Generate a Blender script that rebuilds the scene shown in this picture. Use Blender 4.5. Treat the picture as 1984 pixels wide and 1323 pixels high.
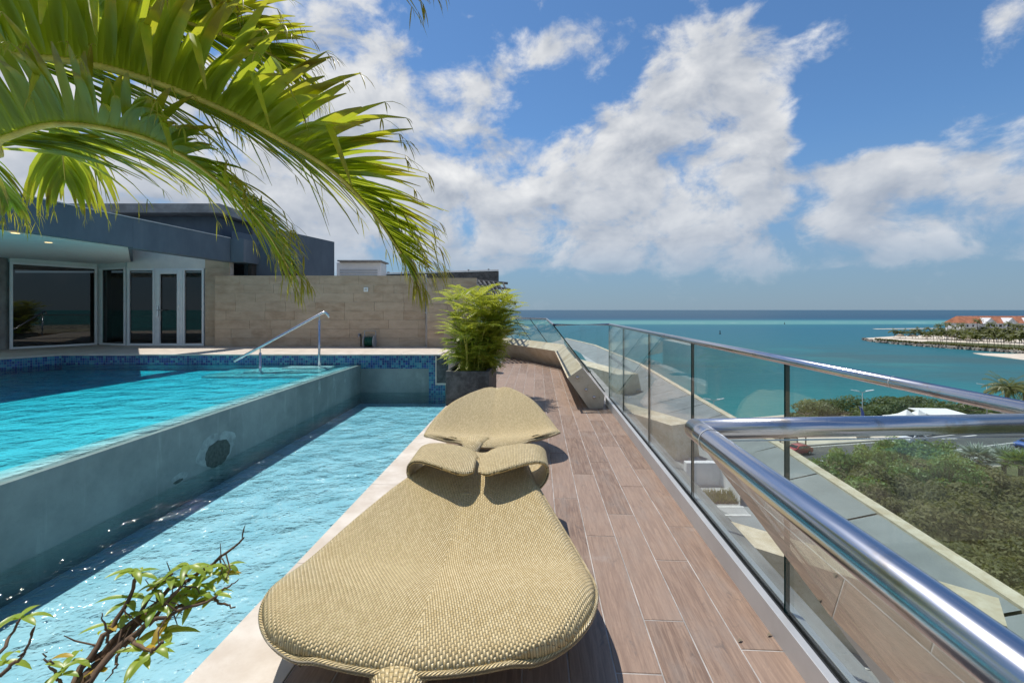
import bpy, bmesh, math, random
from mathutils import Vector, Matrix, noise
R = math.radians
random.seed(7)
sc = bpy.context.scene
for o in list(bpy.data.objects): bpy.data.objects.remove(o)
C = sc.collection

# ------------------------------------------------------------ camera
F = 882.0; CX = 992.0; HY = 600.0; EYE = 1.6
cd = bpy.data.cameras.new('camera'); cam = bpy.data.objects.new('camera', cd); C.objects.link(cam)
cam.location = (0, 0, EYE); cam.rotation_euler = (R(90), 0, 0)
cd.sensor_width = 36; cd.lens = F/1984*36; cd.shift_y = -61.5/1984; cd.clip_start = .02; cd.clip_end = 60000
sc.camera = cam

def at(px, py, y):                      # photograph pixel at a distance -> point of the place
    return Vector(((px-CX)/F*y, y, EYE-(py-HY)/F*y))
def on(px, py, z):                      # photograph pixel on a level
    y = (EYE-z)*F/(py-HY)
    return Vector(((px-CX)/F*y, y, z))

# ------------------------------------------------------------ world, sun, exposure
SUN = Vector((-.30, .30, 1)).normalized()
SUN_EL = math.asin(SUN.z); SUN_AZ = math.atan2(SUN.x, SUN.y)
w = bpy.data.worlds.new('World'); sc.world = w; w.use_nodes = True
nt = w.node_tree; N = nt.nodes; L = nt.links
for n in list(N): N.remove(n)

class NB:
    """small helper to write node maths"""
    def __init__(s, tree): s.t = tree; s.n = tree.nodes; s.l = tree.links
    def new(s, kind, **k):
        n = s.n.new(kind)
        for a, b in k.items(): setattr(n, a, b)
        return n
    def put(s, sock, v):
        if isinstance(v, bpy.types.NodeSocket): s.l.new(v, sock)
        elif v is not None: sock.default_value = v
    def m(s, op, a, b=None, c=None, clamp=False):
        n = s.new('ShaderNodeMath', operation=op, use_clamp=clamp)
        s.put(n.inputs[0], a)
        if b is not None: s.put(n.inputs[1], b)
        if c is not None: s.put(n.inputs[2], c)
        return n.outputs[0]
    def mapr(s, v, a, b, c=0., d=1., kind='SMOOTHSTEP'):
        n = s.new('ShaderNodeMapRange', interpolation_type=kind)
        s.put(n.inputs[0], v)
        for i, x in zip((1, 2, 3, 4), (a, b, c, d)): s.put(n.inputs[i], x)
        return n.outputs[0]
    def mix(s, f, a, b, blend='MIX'):
        n = s.new('ShaderNodeMix', data_type='RGBA', blend_type=blend)
        s.put(n.inputs[0], f); s.put(n.inputs[6], a if isinstance(a, bpy.types.NodeSocket) else (*a[:3], 1)); s.put(n.inputs[7], b if isinstance(b, bpy.types.NodeSocket) else (*b[:3], 1))
        return n.outputs[2]
    def noise(s, vec, scale, detail=3., rough=.55, dist=0., out=0, dim='3D'):
        n = s.new('ShaderNodeTexNoise', noise_dimensions=dim)
        if vec is not None: s.put(n.inputs['Vector'], vec)
        n.inputs['Scale'].default_value = scale; n.inputs['Detail'].default_value = detail
        n.inputs['Roughness'].default_value = rough; n.inputs['Distortion'].default_value = dist
        return n.outputs[out]
    def vec(s, x, y, z):
        n = s.new('ShaderNodeCombineXYZ')
        for i, v in enumerate((x, y, z)): s.put(n.inputs[i], v)
        return n.outputs[0]
    def sep(s, v):
        n = s.new('ShaderNodeSeparateXYZ'); s.put(n.inputs[0], v); return n.outputs
    def scale(s, v, k):
        n = s.new('ShaderNodeVectorMath', operation='MULTIPLY'); s.put(n.inputs[0], v); s.put(n.inputs[1], k); return n.outputs[0]
    def add(s, v, k):
        n = s.new('ShaderNodeVectorMath', operation='ADD'); s.put(n.inputs[0], v); s.put(n.inputs[1], k); return n.outputs[0]
    def ramp(s, v, stops):
        n = s.new('ShaderNodeValToRGB'); s.put(n.inputs[0], v)
        e = n.color_ramp.elements
        while len(e) < len(stops): e.new(.5)
        for q, (p, c) in zip(e, stops): q.position = p; q.color = (*c[:3], 1)
        return n.outputs[0]
    def bump(s, h, strength=.3, dist=.01, nrm=None):
        n = s.new('ShaderNodeBump'); n.inputs['Strength'].default_value = strength; n.inputs['Distance'].default_value = dist
        s.put(n.inputs['Height'], h)
        if nrm is not None: s.put(n.inputs['Normal'], nrm)
        return n.outputs[0]

# clouds: banks of cumulus given by bearing and height in the sky, plus scattered ones all round
def bearing(px, py):
    d = at(px, py, 1.0) - Vector((0, 0, EYE)); d.normalize()
    return math.atan2(d.x, d.y), math.asin(d.z)
BANKS = [  # px, py, half width, half height, weight
    (1420, 170, 150, 90, 1.35), (1280, 250, 150, 80, 1.1), (1340, 70, 90, 55, .75), (1480, 275, 50, 45, .5), (1290, 110, 40, 40, .4),
    (950, 165, 85, 40, 1.0), (1120, 90, 95, 38, .85), (1050, 120, 40, 35, .3), (1080, 330, 230, 70, 1.1), (880, 300, 110, 60, .8), (1390, 345, 110, 38, .95), (1700, 345, 140, 48, 1.1),
    (1870, 330, 70, 16, .6), (1350, 425, 400, 55, 1.35), (1750, 435, 300, 45, 1.35), (980, 430, 330, 60, 1.35), (1940, 50, 80, 60, 1.0), (1830, 385, 60, 25, .5),
    (1960, 430, 50, 50, .7), (640, 60, 130, 100, 1.0), (720, 240, 150, 110, 1.0), (350, 300, 420, 190, 1.1), (1400, 490, 620, 34, 1.0),
    (1600, 250, 160, 90, -.6), (760, 110, 40, 40, .5), (1090, 175, 60, 30, -.35), (1480, 300, 120, 14, -.25), (1100, 20, 130, 25, -.2)]
b = NB(nt)
tc = b.new('ShaderNodeTexCoord'); dirv = tc.outputs['Generated']
dx_, dy_, nz = b.sep(dirv)
sky = b.new('ShaderNodeTexSky', sky_type='NISHITA', sun_disc=False)
sky.sun_elevation = SUN_EL; sky.sun_rotation = SUN_AZ; sky.altitude = 0; sky.air_density = 1.0; sky.dust_density = .2; sky.ozone_density = 3.0
SKY_K = .105
wv = b.noise(dirv, 6.0, 2, .6, out=1)
ae = b.vec(b.m('ARCTAN2', dx_, dy_), b.m('ARCSINE', nz), 0.)
def vmadd(v, k, c):
    n = b.new('ShaderNodeVectorMath', operation='MULTIPLY_ADD'); b.put(n.inputs[0], v); b.put(n.inputs[1], k); b.put(n.inputs[2], c); return n.outputs[0]
ae = b.add(ae, vmadd(wv, (.13, .085, 0), (-.065, -.0425, 0)))
tot = 0.
for px, py, rx, ry, wt in BANKS:
    a0, e0 = bearing(px, py); a1, e1 = bearing(px+rx, py); a2, e2 = bearing(px, py-ry)
    ka, ke = .5/abs(a1-a0), .5/abs(e2-e0)
    q = vmadd(ae, (ka, ke, 0), (-a0*ka, -e0*ke, 0))
    dp = b.new('ShaderNodeVectorMath', operation='DOT_PRODUCT'); b.put(dp.inputs[0], q); b.put(dp.inputs[1], q)
    e = b.m('SUBTRACT', 1., dp.outputs['Value'], clamp=True)
    tot = b.m('MULTIPLY_ADD', b.m('MULTIPLY', e, e), wt, tot)
gen = b.mapr(b.noise(b.scale(dirv, (1, 1, 2.2)), 2.3, 1, .5), .42, .66, 0., .9)
tot = b.m('MULTIPLY_ADD', gen, b.mapr(dy_, -.2, .45, 1., 0.), tot)
band = b.m('MULTIPLY', b.mapr(nz, .03, .11), b.mapr(nz, .22, .40, 1., 0.))
tot = b.m('MULTIPLY', b.m('MINIMUM', b.m('MULTIPLY_ADD', band, .52, tot), 1.15), .92)
fs = (1, 1, 1.45)
f0 = b.noise(b.scale(dirv, fs), 8.0, 8, .60, .25); f1 = b.noise(b.scale(b.add(dirv, tuple(SUN*.045)), fs), 8.0, 4, .56, .25)
c0 = b.m('ADD', tot, b.m('MULTIPLY', b.m('SUBTRACT', f0, .5), 3.9))
c1 = b.m('ADD', tot, b.m('MULTIPLY', b.m('SUBTRACT', f1, .5), 3.9))
mask = b.mapr(c0, .30, 1.15)
mask = b.m('MULTIPLY', mask, b.mapr(nz, .02, .15, .2, 1.))
lit = b.mapr(b.m('SUBTRACT', c1, b.m('MULTIPLY', c0, .45)), -.45, 1.35, 1., 0., 'LINEAR')
ccol = b.mix(lit, (3.7, 4.15, 4.95), (8.5, 8.55, 8.6))
low = b.mapr(nz, .0, .34, 1., 0.)
skyb = b.mix(1., sky.outputs[0], (.74, 1.0, 1.18), 'MULTIPLY')
hazec = b.mix(b.m('MULTIPLY', low, .8), skyb, (1.95, 2.85, 4.1))
cc2 = b.mix(b.m('MULTIPLY', low, .55), ccol, (3.5, 4.35, 5.6))
final = b.mix(mask, hazec, cc2)
bg = b.new('ShaderNodeBackground'); b.put(bg.inputs[0], final); bg.inputs[1].default_value = SKY_K
wo = b.new('ShaderNodeOutputWorld'); L.new(bg.outputs[0], wo.inputs[0])
w.cycles.sampling_method = 'MANUAL'; w.cycles.sample_map_resolution = 256

sd = bpy.data.lights.new('sun', 'SUN'); so = bpy.data.objects.new('sun', sd); C.objects.link(so)
sd.energy = 4.3; sd.angle = R(.5); sd.color = (1, .955, .88)
so.rotation_euler = SUN.to_track_quat('Z', 'Y').to_euler(); so.location = (0, 0, 30)
vs = sc.view_settings; vs.view_transform = 'Standard'; vs.look = 'None'; vs.exposure = 0; vs.gamma = 1; vs.use_curve_mapping = False
cy = sc.cycles
cy.max_bounces = 6; cy.transparent_max_bounces = 16; cy.glossy_bounces = 4; cy.diffuse_bounces = 3; cy.caustics_reflective = False; cy.caustics_refractive = False
cy.use_denoising = True

# ------------------------------------------------------------ builders
def tag(o, label=None, cat=None, group=None, kind=None):
    if label: o['label'] = label
    if cat: o['category'] = cat
    if group: o['group'] = group
    if kind: o['kind'] = kind
    return o
def wmat(o):
    m = o.matrix_basis.copy()
    if o.parent: m = wmat(o.parent) @ o.matrix_parent_inverse @ m
    return m
def thing(name, loc, label, cat, group=None, rz=0):
    o = bpy.data.objects.new(name, None); C.objects.link(o); o.location = loc; o.rotation_euler = (0, 0, rz); o.empty_display_size = .2
    return tag(o, label, cat, group)
def link(name, me, mat=None, parent=None, local=False):
    if mat is not None and not me.materials: me.materials.append(mat)
    o = bpy.data.objects.new(name, me); C.objects.link(o)
    if parent is not None:
        o.parent = parent
        if not local: o.matrix_parent_inverse = wmat(parent).inverted()
    return o
def meshdata(name, V, Fc, uv=None, smooth=False):
    me = bpy.data.meshes.new(name); me.from_pydata([tuple(v) for v in V], [], Fc); me.update()
    if uv is not None:
        ul = me.uv_layers.new(name='uv')
        li = [0]*len(me.loops); me.loops.foreach_get('vertex_index', li)
        flat = []
        for i in li: flat += uv[i]
        ul.data.foreach_set('uv', flat)
    if smooth: me.polygons.foreach_set('use_smooth', [True]*len(me.polygons))
    return me
def obj(name, V, Fc, mat, parent=None, uv=None, smooth=False, local=False):
    return link(name, meshdata(name, V, Fc, uv, smooth), mat, parent, local)
class MB:
    """collects shapes into one mesh"""
    def __init__(s): s.V = []; s.F = []
    def add(s, V, Fc):
        k = len(s.V); s.V += [Vector(v) for v in V]; s.F += [[i+k for i in f] for f in Fc]; return s
    def box(s, a, b_):
        x0, y0, z0 = a; x1, y1, z1 = b_
        return s.hexa([(x0,y0,z0),(x1,y0,z0),(x1,y1,z0),(x0,y1,z0),(x0,y0,z1),(x1,y0,z1),(x1,y1,z1),(x0,y1,z1)])
    def hexa(s, P):
        return s.add(P, [[3,2,1,0],[4,5,6,7],[0,1,5,4],[1,2,6,5],[2,3,7,6],[3,0,4,7]])
    def prism(s, poly, z0, z1):
        n = len(poly)
        V = [(p[0], p[1], z0) for p in poly] + [(p[0], p[1], z1) for p in poly]
        return s.add(V, [list(range(n))[::-1], list(range(n, 2*n))] + [[i, (i+1) % n, n+(i+1) % n, n+i] for i in range(n)])
    def extrude(s, poly, d):                       # planar 3D polygon pushed along d
        n = len(poly); d = Vector(d)
        V = [Vector(p) for p in poly]; V = V + [v+d for v in V]
        return s.add(V, [list(range(n))[::-1], list(range(n, 2*n))] + [[i, (i+1) % n, n+(i+1) % n, n+i] for i in range(n)])
    def tube(s, pts, r, k=10, cap=True):
        pts = [Vector(p) for p in pts]; n = len(pts)
        rr = r if isinstance(r, (list, tuple)) else [r]*n
        V = []; Fc = []; prev = None
        for i, p in enumerate(pts):
            t = (pts[min(i+1, n-1)]-pts[max(i-1, 0)]).normalized()
            if prev is None:
                u = t.cross(Vector((0, 0, 1)))
                if u.length < 1e-3: u = t.cross(Vector((1, 0, 0)))
            else: u = prev - t*prev.dot(t)
            u.normalize(); prev = u; v = t.cross(u)
            for j in range(k):
                a = 2*math.pi*j/k; V.append(p+(u*math.cos(a)+v*math.sin(a))*rr[i])
        for i in range(n-1):
            for j in range(k):
                j2 = (j+1) % k; Fc.append([i*k+j, i*k+j2, (i+1)*k+j2, (i+1)*k+j])
        if cap: Fc += [list(range(k))[::-1], [(n-1)*k+j for j in range(k)]]
        return s.add(V, Fc)
    def lathe(s, prof, c=(0,0,0), k=12):
        V = []; Fc = []
        for r, z in prof:
            for j in range(k):
                a = 2*math.pi*j/k; V.append((c[0]+r*math.cos(a), c[1]+r*math.sin(a), c[2]+z))
        for i in range(len(prof)-1):
            for j in range(k):
                j2 = (j+1) % k; Fc.append([i*k+j, i*k+j2, (i+1)*k+j2, (i+1)*k+j])
        Fc += [list(range(k))[::-1], [(len(prof)-1)*k+j for j in range(k)]]
        return s.add(V, Fc)
    def build(s, name, mat, parent=None, smooth=False, local=False, bevel=0, seg=2, auto=None):
        o = obj(name, s.V, s.F, mat, parent, smooth=smooth, local=local)
        if bevel:
            m = o.modifiers.new('bevel', 'BEVEL'); m.width = bevel; m.segments = seg; m.limit_method = 'ANGLE'; m.angle_limit = R(35)
        if auto:
            o.data.polygons.foreach_set('use_smooth', [True]*len(o.data.polygons)); o.data.set_sharp_from_angle(angle=R(auto))
        return o
def copy_tree(o, parent=None):
    c = o.copy(); C.objects.link(c); c.parent = parent
    for ch in list(o.children):
        copy_tree(ch, c)
    return c
def smooth_path(P, n):
    P = [Vector(p) for p in P]; out = []
    Q = [P[0]*2-P[1]] + P + [P[-1]*2-P[-2]]
    seg = len(P)-1
    for i in range(n+1):
        t = i/n*seg; k = min(int(t), seg-1); u = t-k
        a, b_, c, d = Q[k], Q[k+1], Q[k+2], Q[k+3]
        out.append(.5*((2*b_)+(c-a)*u+(2*a-5*b_+4*c-d)*u*u+(3*b_-a-3*c+d)*u**3))
    return out

# ------------------------------------------------------------ materials
def mat(name):
    m = bpy.data.materials.new(name); m.use_nodes = True
    t = m.node_tree; b = NB(t); p = t.nodes['Principled BSDF']
    return m, b, p
def setp(b, p, **k):
    names = dict(col='Base Color', rough='Roughness', metal='Metallic', nrm='Normal', spec='Specular IOR Level', ior='IOR', coat='Coat Weight', trans='Transmission Weight')
    for a, v in k.items():
        s = p.inputs[names[a]]
        if a == 'col' and not isinstance(v, bpy.types.NodeSocket): v = (*v[:3], 1)
        b.put(s, v)
def coords(b, kind='Object'): return b.new('ShaderNodeTexCoord').outputs[kind]
def wpos(b): return b.new('ShaderNodeNewGeometry').outputs['Position']
def orand(b): return b.new('ShaderNodeObjectInfo').outputs['Random']
def simple(name, col, rough=.6, metal=0., var=.12, scale=6., bump=0., bscale=60., bdist=.004, spec=.4):
    m, b, p = mat(name)
    v = wpos(b); n = b.noise(v, scale, 5, .6)
    dark = tuple(c*(1-var) for c in col); lite = tuple(min(1, c*(1+var)) for c in col)
    setp(b, p, col=b.mix(b.mapr(n, .3, .7), dark, lite), rough=rough, metal=metal, spec=spec)
    if bump: setp(b, p, nrm=b.bump(b.noise(v, bscale, 4, .6), bump, bdist))
    return m
M = {}
M['steel'], b, p = mat('brushed_steel')
v = wpos(b)
st = b.noise(b.scale(v, (60, 3, 60)), 4, 3, .6)
setp(b, p, col=b.mix(b.mapr(b.noise(v, 9, 5, .65), .56, .74), (.57, .57, .61), (.42, .35, .27)), metal=1., rough=b.mapr(st, .2, .8, .19, .25, 'LINEAR'))
M['alu'] = simple('grey_aluminium', (.50, .50, .50), .42, .35, .06, 3)
M['rubber'] = simple('black_gasket', (.015, .016, .016), .6)
M['white_frame'] = simple('white_coated_frame', (.78, .79, .80), .4, 0, .03)
M['concrete_dark'] = None

def glass(name, tint, base=.045, rough=0.0, extra=0.):
    m, b, p = mat(name); t = m.node_tree
    lw = b.new('ShaderNodeLayerWeight'); lw.inputs[0].default_value = .5
    fac = b.m('POWER', lw.outputs['Facing'], 5.)
    fac = b.m('MULTIPLY_ADD', fac, .9, base)
    v = wpos(b)
    # salt film and faint smears on the pane
    sm = b.mapr(b.noise(b.scale(v, (1, 1, .35)), 5, 5, .65), .45, .8, 0., extra)
    tr = b.new('ShaderNodeBsdfTransparent'); tr.inputs[0].default_value = (*tint, 1)
    gl = b.new('ShaderNodeBsdfGlossy'); gl.inputs['Roughness'].default_value = rough; gl.inputs[0].default_value = (.95, .97, .96, 1)
    df = b.new('ShaderNodeBsdfDiffuse'); df.inputs[0].default_value = (.55, .56, .54, 1)
    m1 = b.new('ShaderNodeMixShader'); b.put(m1.inputs[0], sm); t.links.new(tr.outputs[0], m1.inputs[1]); t.links.new(df.outputs[0], m1.inputs[2])
    m2 = b.new('ShaderNodeMixShader'); b.put(m2.inputs[0], fac); t.links.new(m1.outputs[0], m2.inputs[1]); t.links.new(gl.outputs[0], m2.inputs[2])
    t.links.new(m2.outputs[0], t.nodes['Material Output'].inputs[0])
    return m
M['glass'] = glass('clear_rail_glass', (.935, .967, .955), .03, 0., .06)
M['glass_edge'] = simple('green_glass_edge', (.012, .055, .05), .15, 0, .1, spec=.6)
M['window_glass'] = glass('tinted_window_glass', (.36, .37, .36), .05, 0., .0)

# wood-look porcelain planks
M['wood'], b, p = mat('wood_look_plank')
oc = coords(b); rnd = orand(b)
vo = b.add(oc, b.vec(b.m('MULTIPLY', rnd, 37.), b.m('MULTIPLY', rnd, 91.), 0.))
gr = b.noise(b.scale(vo, (26, 1.6, 1)), 2.2, 7, .62, .8)
fine = b.noise(b.scale(vo, (120, 4, 1)), 2., 4, .6)
blot = b.noise(b.scale(vo, (3, 1, 1)), 2.4, 4, .6)
kn = b.noise(b.scale(vo, (9, 3.2, 1)), 1.6, 5, .7, 1.2)
c = b.mix(b.mapr(gr, .3, .7), (.170, .105, .073), (.345, .235, .168))
c = b.mix(b.m('MULTIPLY', b.mapr(fine, .4, .75), .35), c, (.11, .08, .066))
c = b.mix(b.m('MULTIPLY', b.mapr(blot, .45, .75), .55), c, (.225, .19, .168))
c = b.mix(b.m('MULTIPLY', b.mapr(kn, .58, .72), .75), c, (.075, .065, .062))
ring = b.noise(b.scale(vo, (5, 1.2, 1)), 1.3, 2, .5, 2.5)
c = b.mix(b.m('MULTIPLY', b.mapr(b.m('PINGPONG', b.m('MULTIPLY', ring, 14.), .5), .0, .16, 1., 0.), .22), c, (.10, .075, .062))
c = b.mix(b.mapr(rnd, 0, 1, 0, .5, 'LINEAR'), c, (.42, .30, .23))
wp = wpos(b)
c = b.mix(b.m('MULTIPLY', b.mapr(b.noise(wp, 1.9, 7, .7), .55, .76), .42), c, (.42, .39, .365))   # dried salt
setp(b, p, col=c, rough=b.mapr(blot, .3, .7, .42, .6), nrm=b.bump(gr, .25, .002), spec=.45)
M['grout'] = simple('pale_grout', (.42, .39, .365), .9, 0, .3, 5)
# cream limestone
M['lime'], b, p = mat('cream_limestone')
wp = wpos(b)
c = b.mix(b.mapr(b.noise(wp, 3.5, 6, .65), .32, .7), (.56, .475, .385), (.72, .65, .565))
c = b.mix(b.m('MULTIPLY', b.mapr(b.noise(wp, 28, 4, .7), .6, .75), .5), c, (.45, .36, .28))
setp(b, p, col=c, rough=.55, nrm=b.bump(b.noise(wp, 60, 4, .6), .15, .002))
# travertine block, one tone for each block
M['trav'], b, p = mat('travertine_block')
wp = wpos(b); rnd = orand(b)
c = b.mix(b.mapr(b.noise(b.scale(wp, (1, 1, 2.6)), 2.6, 6, .65), .3, .7), (.37, .255, .165), (.54, .405, .285))
c = b.mix(b.mapr(rnd, 0, 1, 0, .5, 'LINEAR'), c, (.56, .45, .33))
pit = b.mapr(b.noise(b.scale(wp, (1, 1, 1.9)), 26, 4, .7), .64, .72)
c = b.mix(b.m('MULTIPLY', pit, .75), c, (.17, .115, .075))
setp(b, p, col=c, rough=.85, nrm=b.bump(b.m('SUBTRACT', b.noise(wp, 40, 4, .6), pit), .45, .006))
M['coral'], b, p = mat('fossil_stone')
wp = wpos(b)
c = b.mix(b.mapr(b.noise(wp, 1.7, 6, .7), .3, .7), (.50, .41, .27), (.70, .63, .49))
c = b.mix(b.m('MULTIPLY', b.mapr(b.noise(b.scale(wp, (3, 1, 2)), 6, 5, .7), .58, .76), .7), c, (.27, .20, .10))
setp(b, p, col=c, rough=.75, nrm=b.bump(b.noise(wp, 30, 5, .65), .3, .005))
# painted render
M['blue'], b, p = mat('slate_blue_render')
wp = wpos(b)
c = b.mix(b.mapr(b.noise(b.scale(wp, (1, 1, .5)), 1.6, 6, .65), .3, .7), (.09, .118, .15), (.12, .152, .188))
c = b.mix(b.m('MULTIPLY', b.mapr(b.noise(b.scale(wp, (3, 3, .18)), 1.5, 5, .6), .55, .75), .4), c, (.16, .19, .22))
setp(b, p, col=c, rough=.85, nrm=b.bump(b.noise(wp, 80, 4, .7), .35, .003))
M['soffit'] = simple('white_soffit', (.66, .70, .68), .7, 0, .04)
M['cream_wall'] = simple('cream_render', (.62, .57, .49), .8, 0, .08)
M['slab'] = simple('weathered_roof_slab', (.30, .29, .28), .85, 0, .25, 2, .3)
M['terr'] = simple('beige_terrace_slab', (.60, .52, .43), .6, 0, .12, 4)
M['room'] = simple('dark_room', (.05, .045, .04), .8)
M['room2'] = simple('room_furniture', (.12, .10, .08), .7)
# pool wall plaster
M['plaster'], b, p = mat('grey_green_plaster')
wp = wpos(b); x, y, z = b.sep(wp)
n1 = b.noise(wp, 1.3, 6, .65); n2 = b.noise(b.scale(wp, (2, 5, .6)), 1.3, 5, .65)
c = b.mix(b.mapr(n1, .3, .72), (.175, .22, .215), (.29, .345, .335))
c = b.mix(b.m('MULTIPLY', b.mapr(n2, .56, .75), .55), c, (.40, .46, .45))
c = b.mix(b.m('MULTIPLY', b.mapr(b.noise(wp, 18, 5, .7), .55, .8), .3), c, (.12, .15, .14))
setp(b, p, col=c, rough=.6, nrm=b.bump(b.noise(wp, 35, 5, .65), .3, .006))
M['patch'] = simple('dark_patch_mortar', (.075, .095, .085), .85, 0, .3, 25, .6, 40, .008)
M['lime_scale'] = simple('pale_lime_scale', (.30, .36, .355), .8, 0, .25, 9)
M['ledge'] = simple('pale_ledge_plaster', (.62, .68, .68), .6, 0, .22, 5)
M['pool_floor'], b, p = mat('pool_floor_plaster')
wp = wpos(b)
setp(b, p, col=b.mix(b.mapr(b.noise(wp, 1.2, 5, .6), .3, .7), (.40, .70, .76), (.50, .80, .84)), rough=.7)
M['trough_floor'], b, p = mat('trough_floor_plaster')
wp = wpos(b)
setp(b, p, col=b.mix(b.mapr(b.noise(wp, 2.2, 6, .65), .3, .72), (.40, .60, .66), (.62, .76, .80)), rough=.7)
def water(name, tint, bscale, amp, rough=.03, vol=(0, .8, .9), dens=1.):
    m, b, p = mat(name); t = m.node_tree
    v = wpos(b)
    q = b.scale(v, (1, 1.25, 1))
    h = b.m('ADD', b.m('MULTIPLY', b.noise(q, bscale*.7, 1, .5, .4), 1.0), b.m('MULTIPLY', b.noise(q, bscale*2.4, 2, .5, .5), .30))
    h = b.m('ADD', h, b.m('MULTIPLY', b.noise(q, bscale*7, 1, .5), .11))
    nr = b.bump(h, 1., amp)
    fr = b.new('ShaderNodeFresnel'); fr.inputs[0].default_value = 1.33; b.put(fr.inputs['Normal'], nr)
    tr = b.new('ShaderNodeBsdfTransparent'); tr.inputs[0].default_value = (*tint, 1)
    rf = b.new('ShaderNodeBsdfRefraction'); rf.inputs[0].default_value = (*tint, 1); rf.inputs['IOR'].default_value = 1.33; rf.inputs['Roughness'].default_value = 0; b.put(rf.inputs['Normal'], nr)
    gl = b.new('ShaderNodeBsdfGlossy'); gl.inputs['Roughness'].default_value = rough; b.put(gl.inputs['Normal'], nr)
    m2 = b.new('ShaderNodeMixShader'); b.put(m2.inputs[0], fr.outputs[0]); t.links.new(tr.outputs[0], m2.inputs[1]); t.links.new(gl.outputs[0], m2.inputs[2])
    t.links.new(m2.outputs[0], t.nodes['Material Output'].inputs[0])
    va = b.new('ShaderNodeVolumeAbsorption'); va.inputs[0].default_value = (*vol, 1); va.inputs[1].default_value = dens; t.links.new(va.outputs[0], t.nodes['Material Output'].inputs['Volume'])
    return m
M['water_pool'] = water('pool_water', (1, 1, 1), 3.0, .065, .06, vol=(.0, .88, .945), dens=2.6)
M['water_trough'] = water('trough_water', (1, 1, 1), 4.0, .095, .07, vol=(.25, .78, .88))
# glass mosaic
M['mosaic'], b, p = mat('blue_glass_mosaic')
x, y, z = b.sep(wpos(b)); u = b.m('ADD', x, y)
T_ = .052
iu = b.m('FLOOR', b.m('DIVIDE', u, T_)); iz = b.m('FLOOR', b.m('DIVIDE', z, T_))
wn = b.new('ShaderNodeTexWhiteNoise', noise_dimensions='2D'); b.put(wn.inputs['Vector'], b.vec(iu, iz, 0.))
c = b.ramp(wn.outputs[0], [(0, (.012, .03, .16)), (.3, (.015, .07, .22)), (.55, (.02, .16, .27)), (.8, (.08, .30, .36)), (1, (.02, .05, .30))])
fu = b.m('PINGPONG', b.m('DIVIDE', u, T_), .5); fz = b.m('PINGPONG', b.m('DIVIDE', z, T_), .5)
gm = b.mapr(b.m('MINIMUM', fu, fz), .03, .07, 1., 0.)
setp(b, p, col=b.mix(gm, c, (.25, .32, .34)), rough=.15, nrm=b.bump(gm, -.4, .002))
# dark cement planter
M['cement'], b, p = mat('charcoal_cement')
wp = wpos(b); n1 = b.noise(wp, 7, 7, .72); n2 = b.noise(wp, 2.2, 4, .6)
c = b.mix(b.mapr(n1, .36, .68), (.035, .036, .036), (.115, .118, .118))
c = b.mix(b.m('MULTIPLY', b.mapr(n2, .5, .75), .5), c, (.16, .165, .165))
setp(b, p, col=c, rough=.62, nrm=b.bump(n1, .35, .005))
M['soil'] = simple('soil', (.06, .045, .03), .95, 0, .3, 20)
# woven synthetic fibre; uv in metres
M['weave'], b, p = mat('woven_fibre'); t = M['weave'].node_tree
uvn = b.new('ShaderNodeUVMap'); x, y, z = b.sep(uvn.outputs[0])
A_, B_ = .0112, .0265
ru = b.m('DIVIDE', x, A_); ri = b.m('FLOOR', ru); fu = b.m('FRACT', ru)
par = b.m('MODULO', b.m('ADD', ri, 2000.), 2.)
vv = b.m('ADD', b.m('DIVIDE', y, B_), b.m('MULTIPLY', par, .5))
fv = b.m('FRACT', vv)
hu = b.m('SINE', b.m('MULTIPLY', fu, math.pi))
hv = b.m('POWER', b.m('SINE', b.m('MULTIPLY', fv, math.pi)), .7)
hh = b.m('MULTIPLY', b.m('POWER', hu, .6), hv)
wn = b.new('ShaderNodeTexWhiteNoise', noise_dimensions='2D'); b.put(wn.inputs['Vector'], b.vec(ri, b.m('FLOOR', vv), 0.))
c = b.mix(wn.outputs[0], (.60, .45, .215), (.74, .585, .315))
setp(b, p, col=c, rough=.30, spec=.6, nrm=b.bump(hh, 1., .0065))
setp(b, p, col=b.mix(b.mapr(hh, .06, .2, 1., 0.), c, (.16, .12, .06)))
M['weave_in'] = simple('fibre_backing', (.12, .095, .055), .8)

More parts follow.
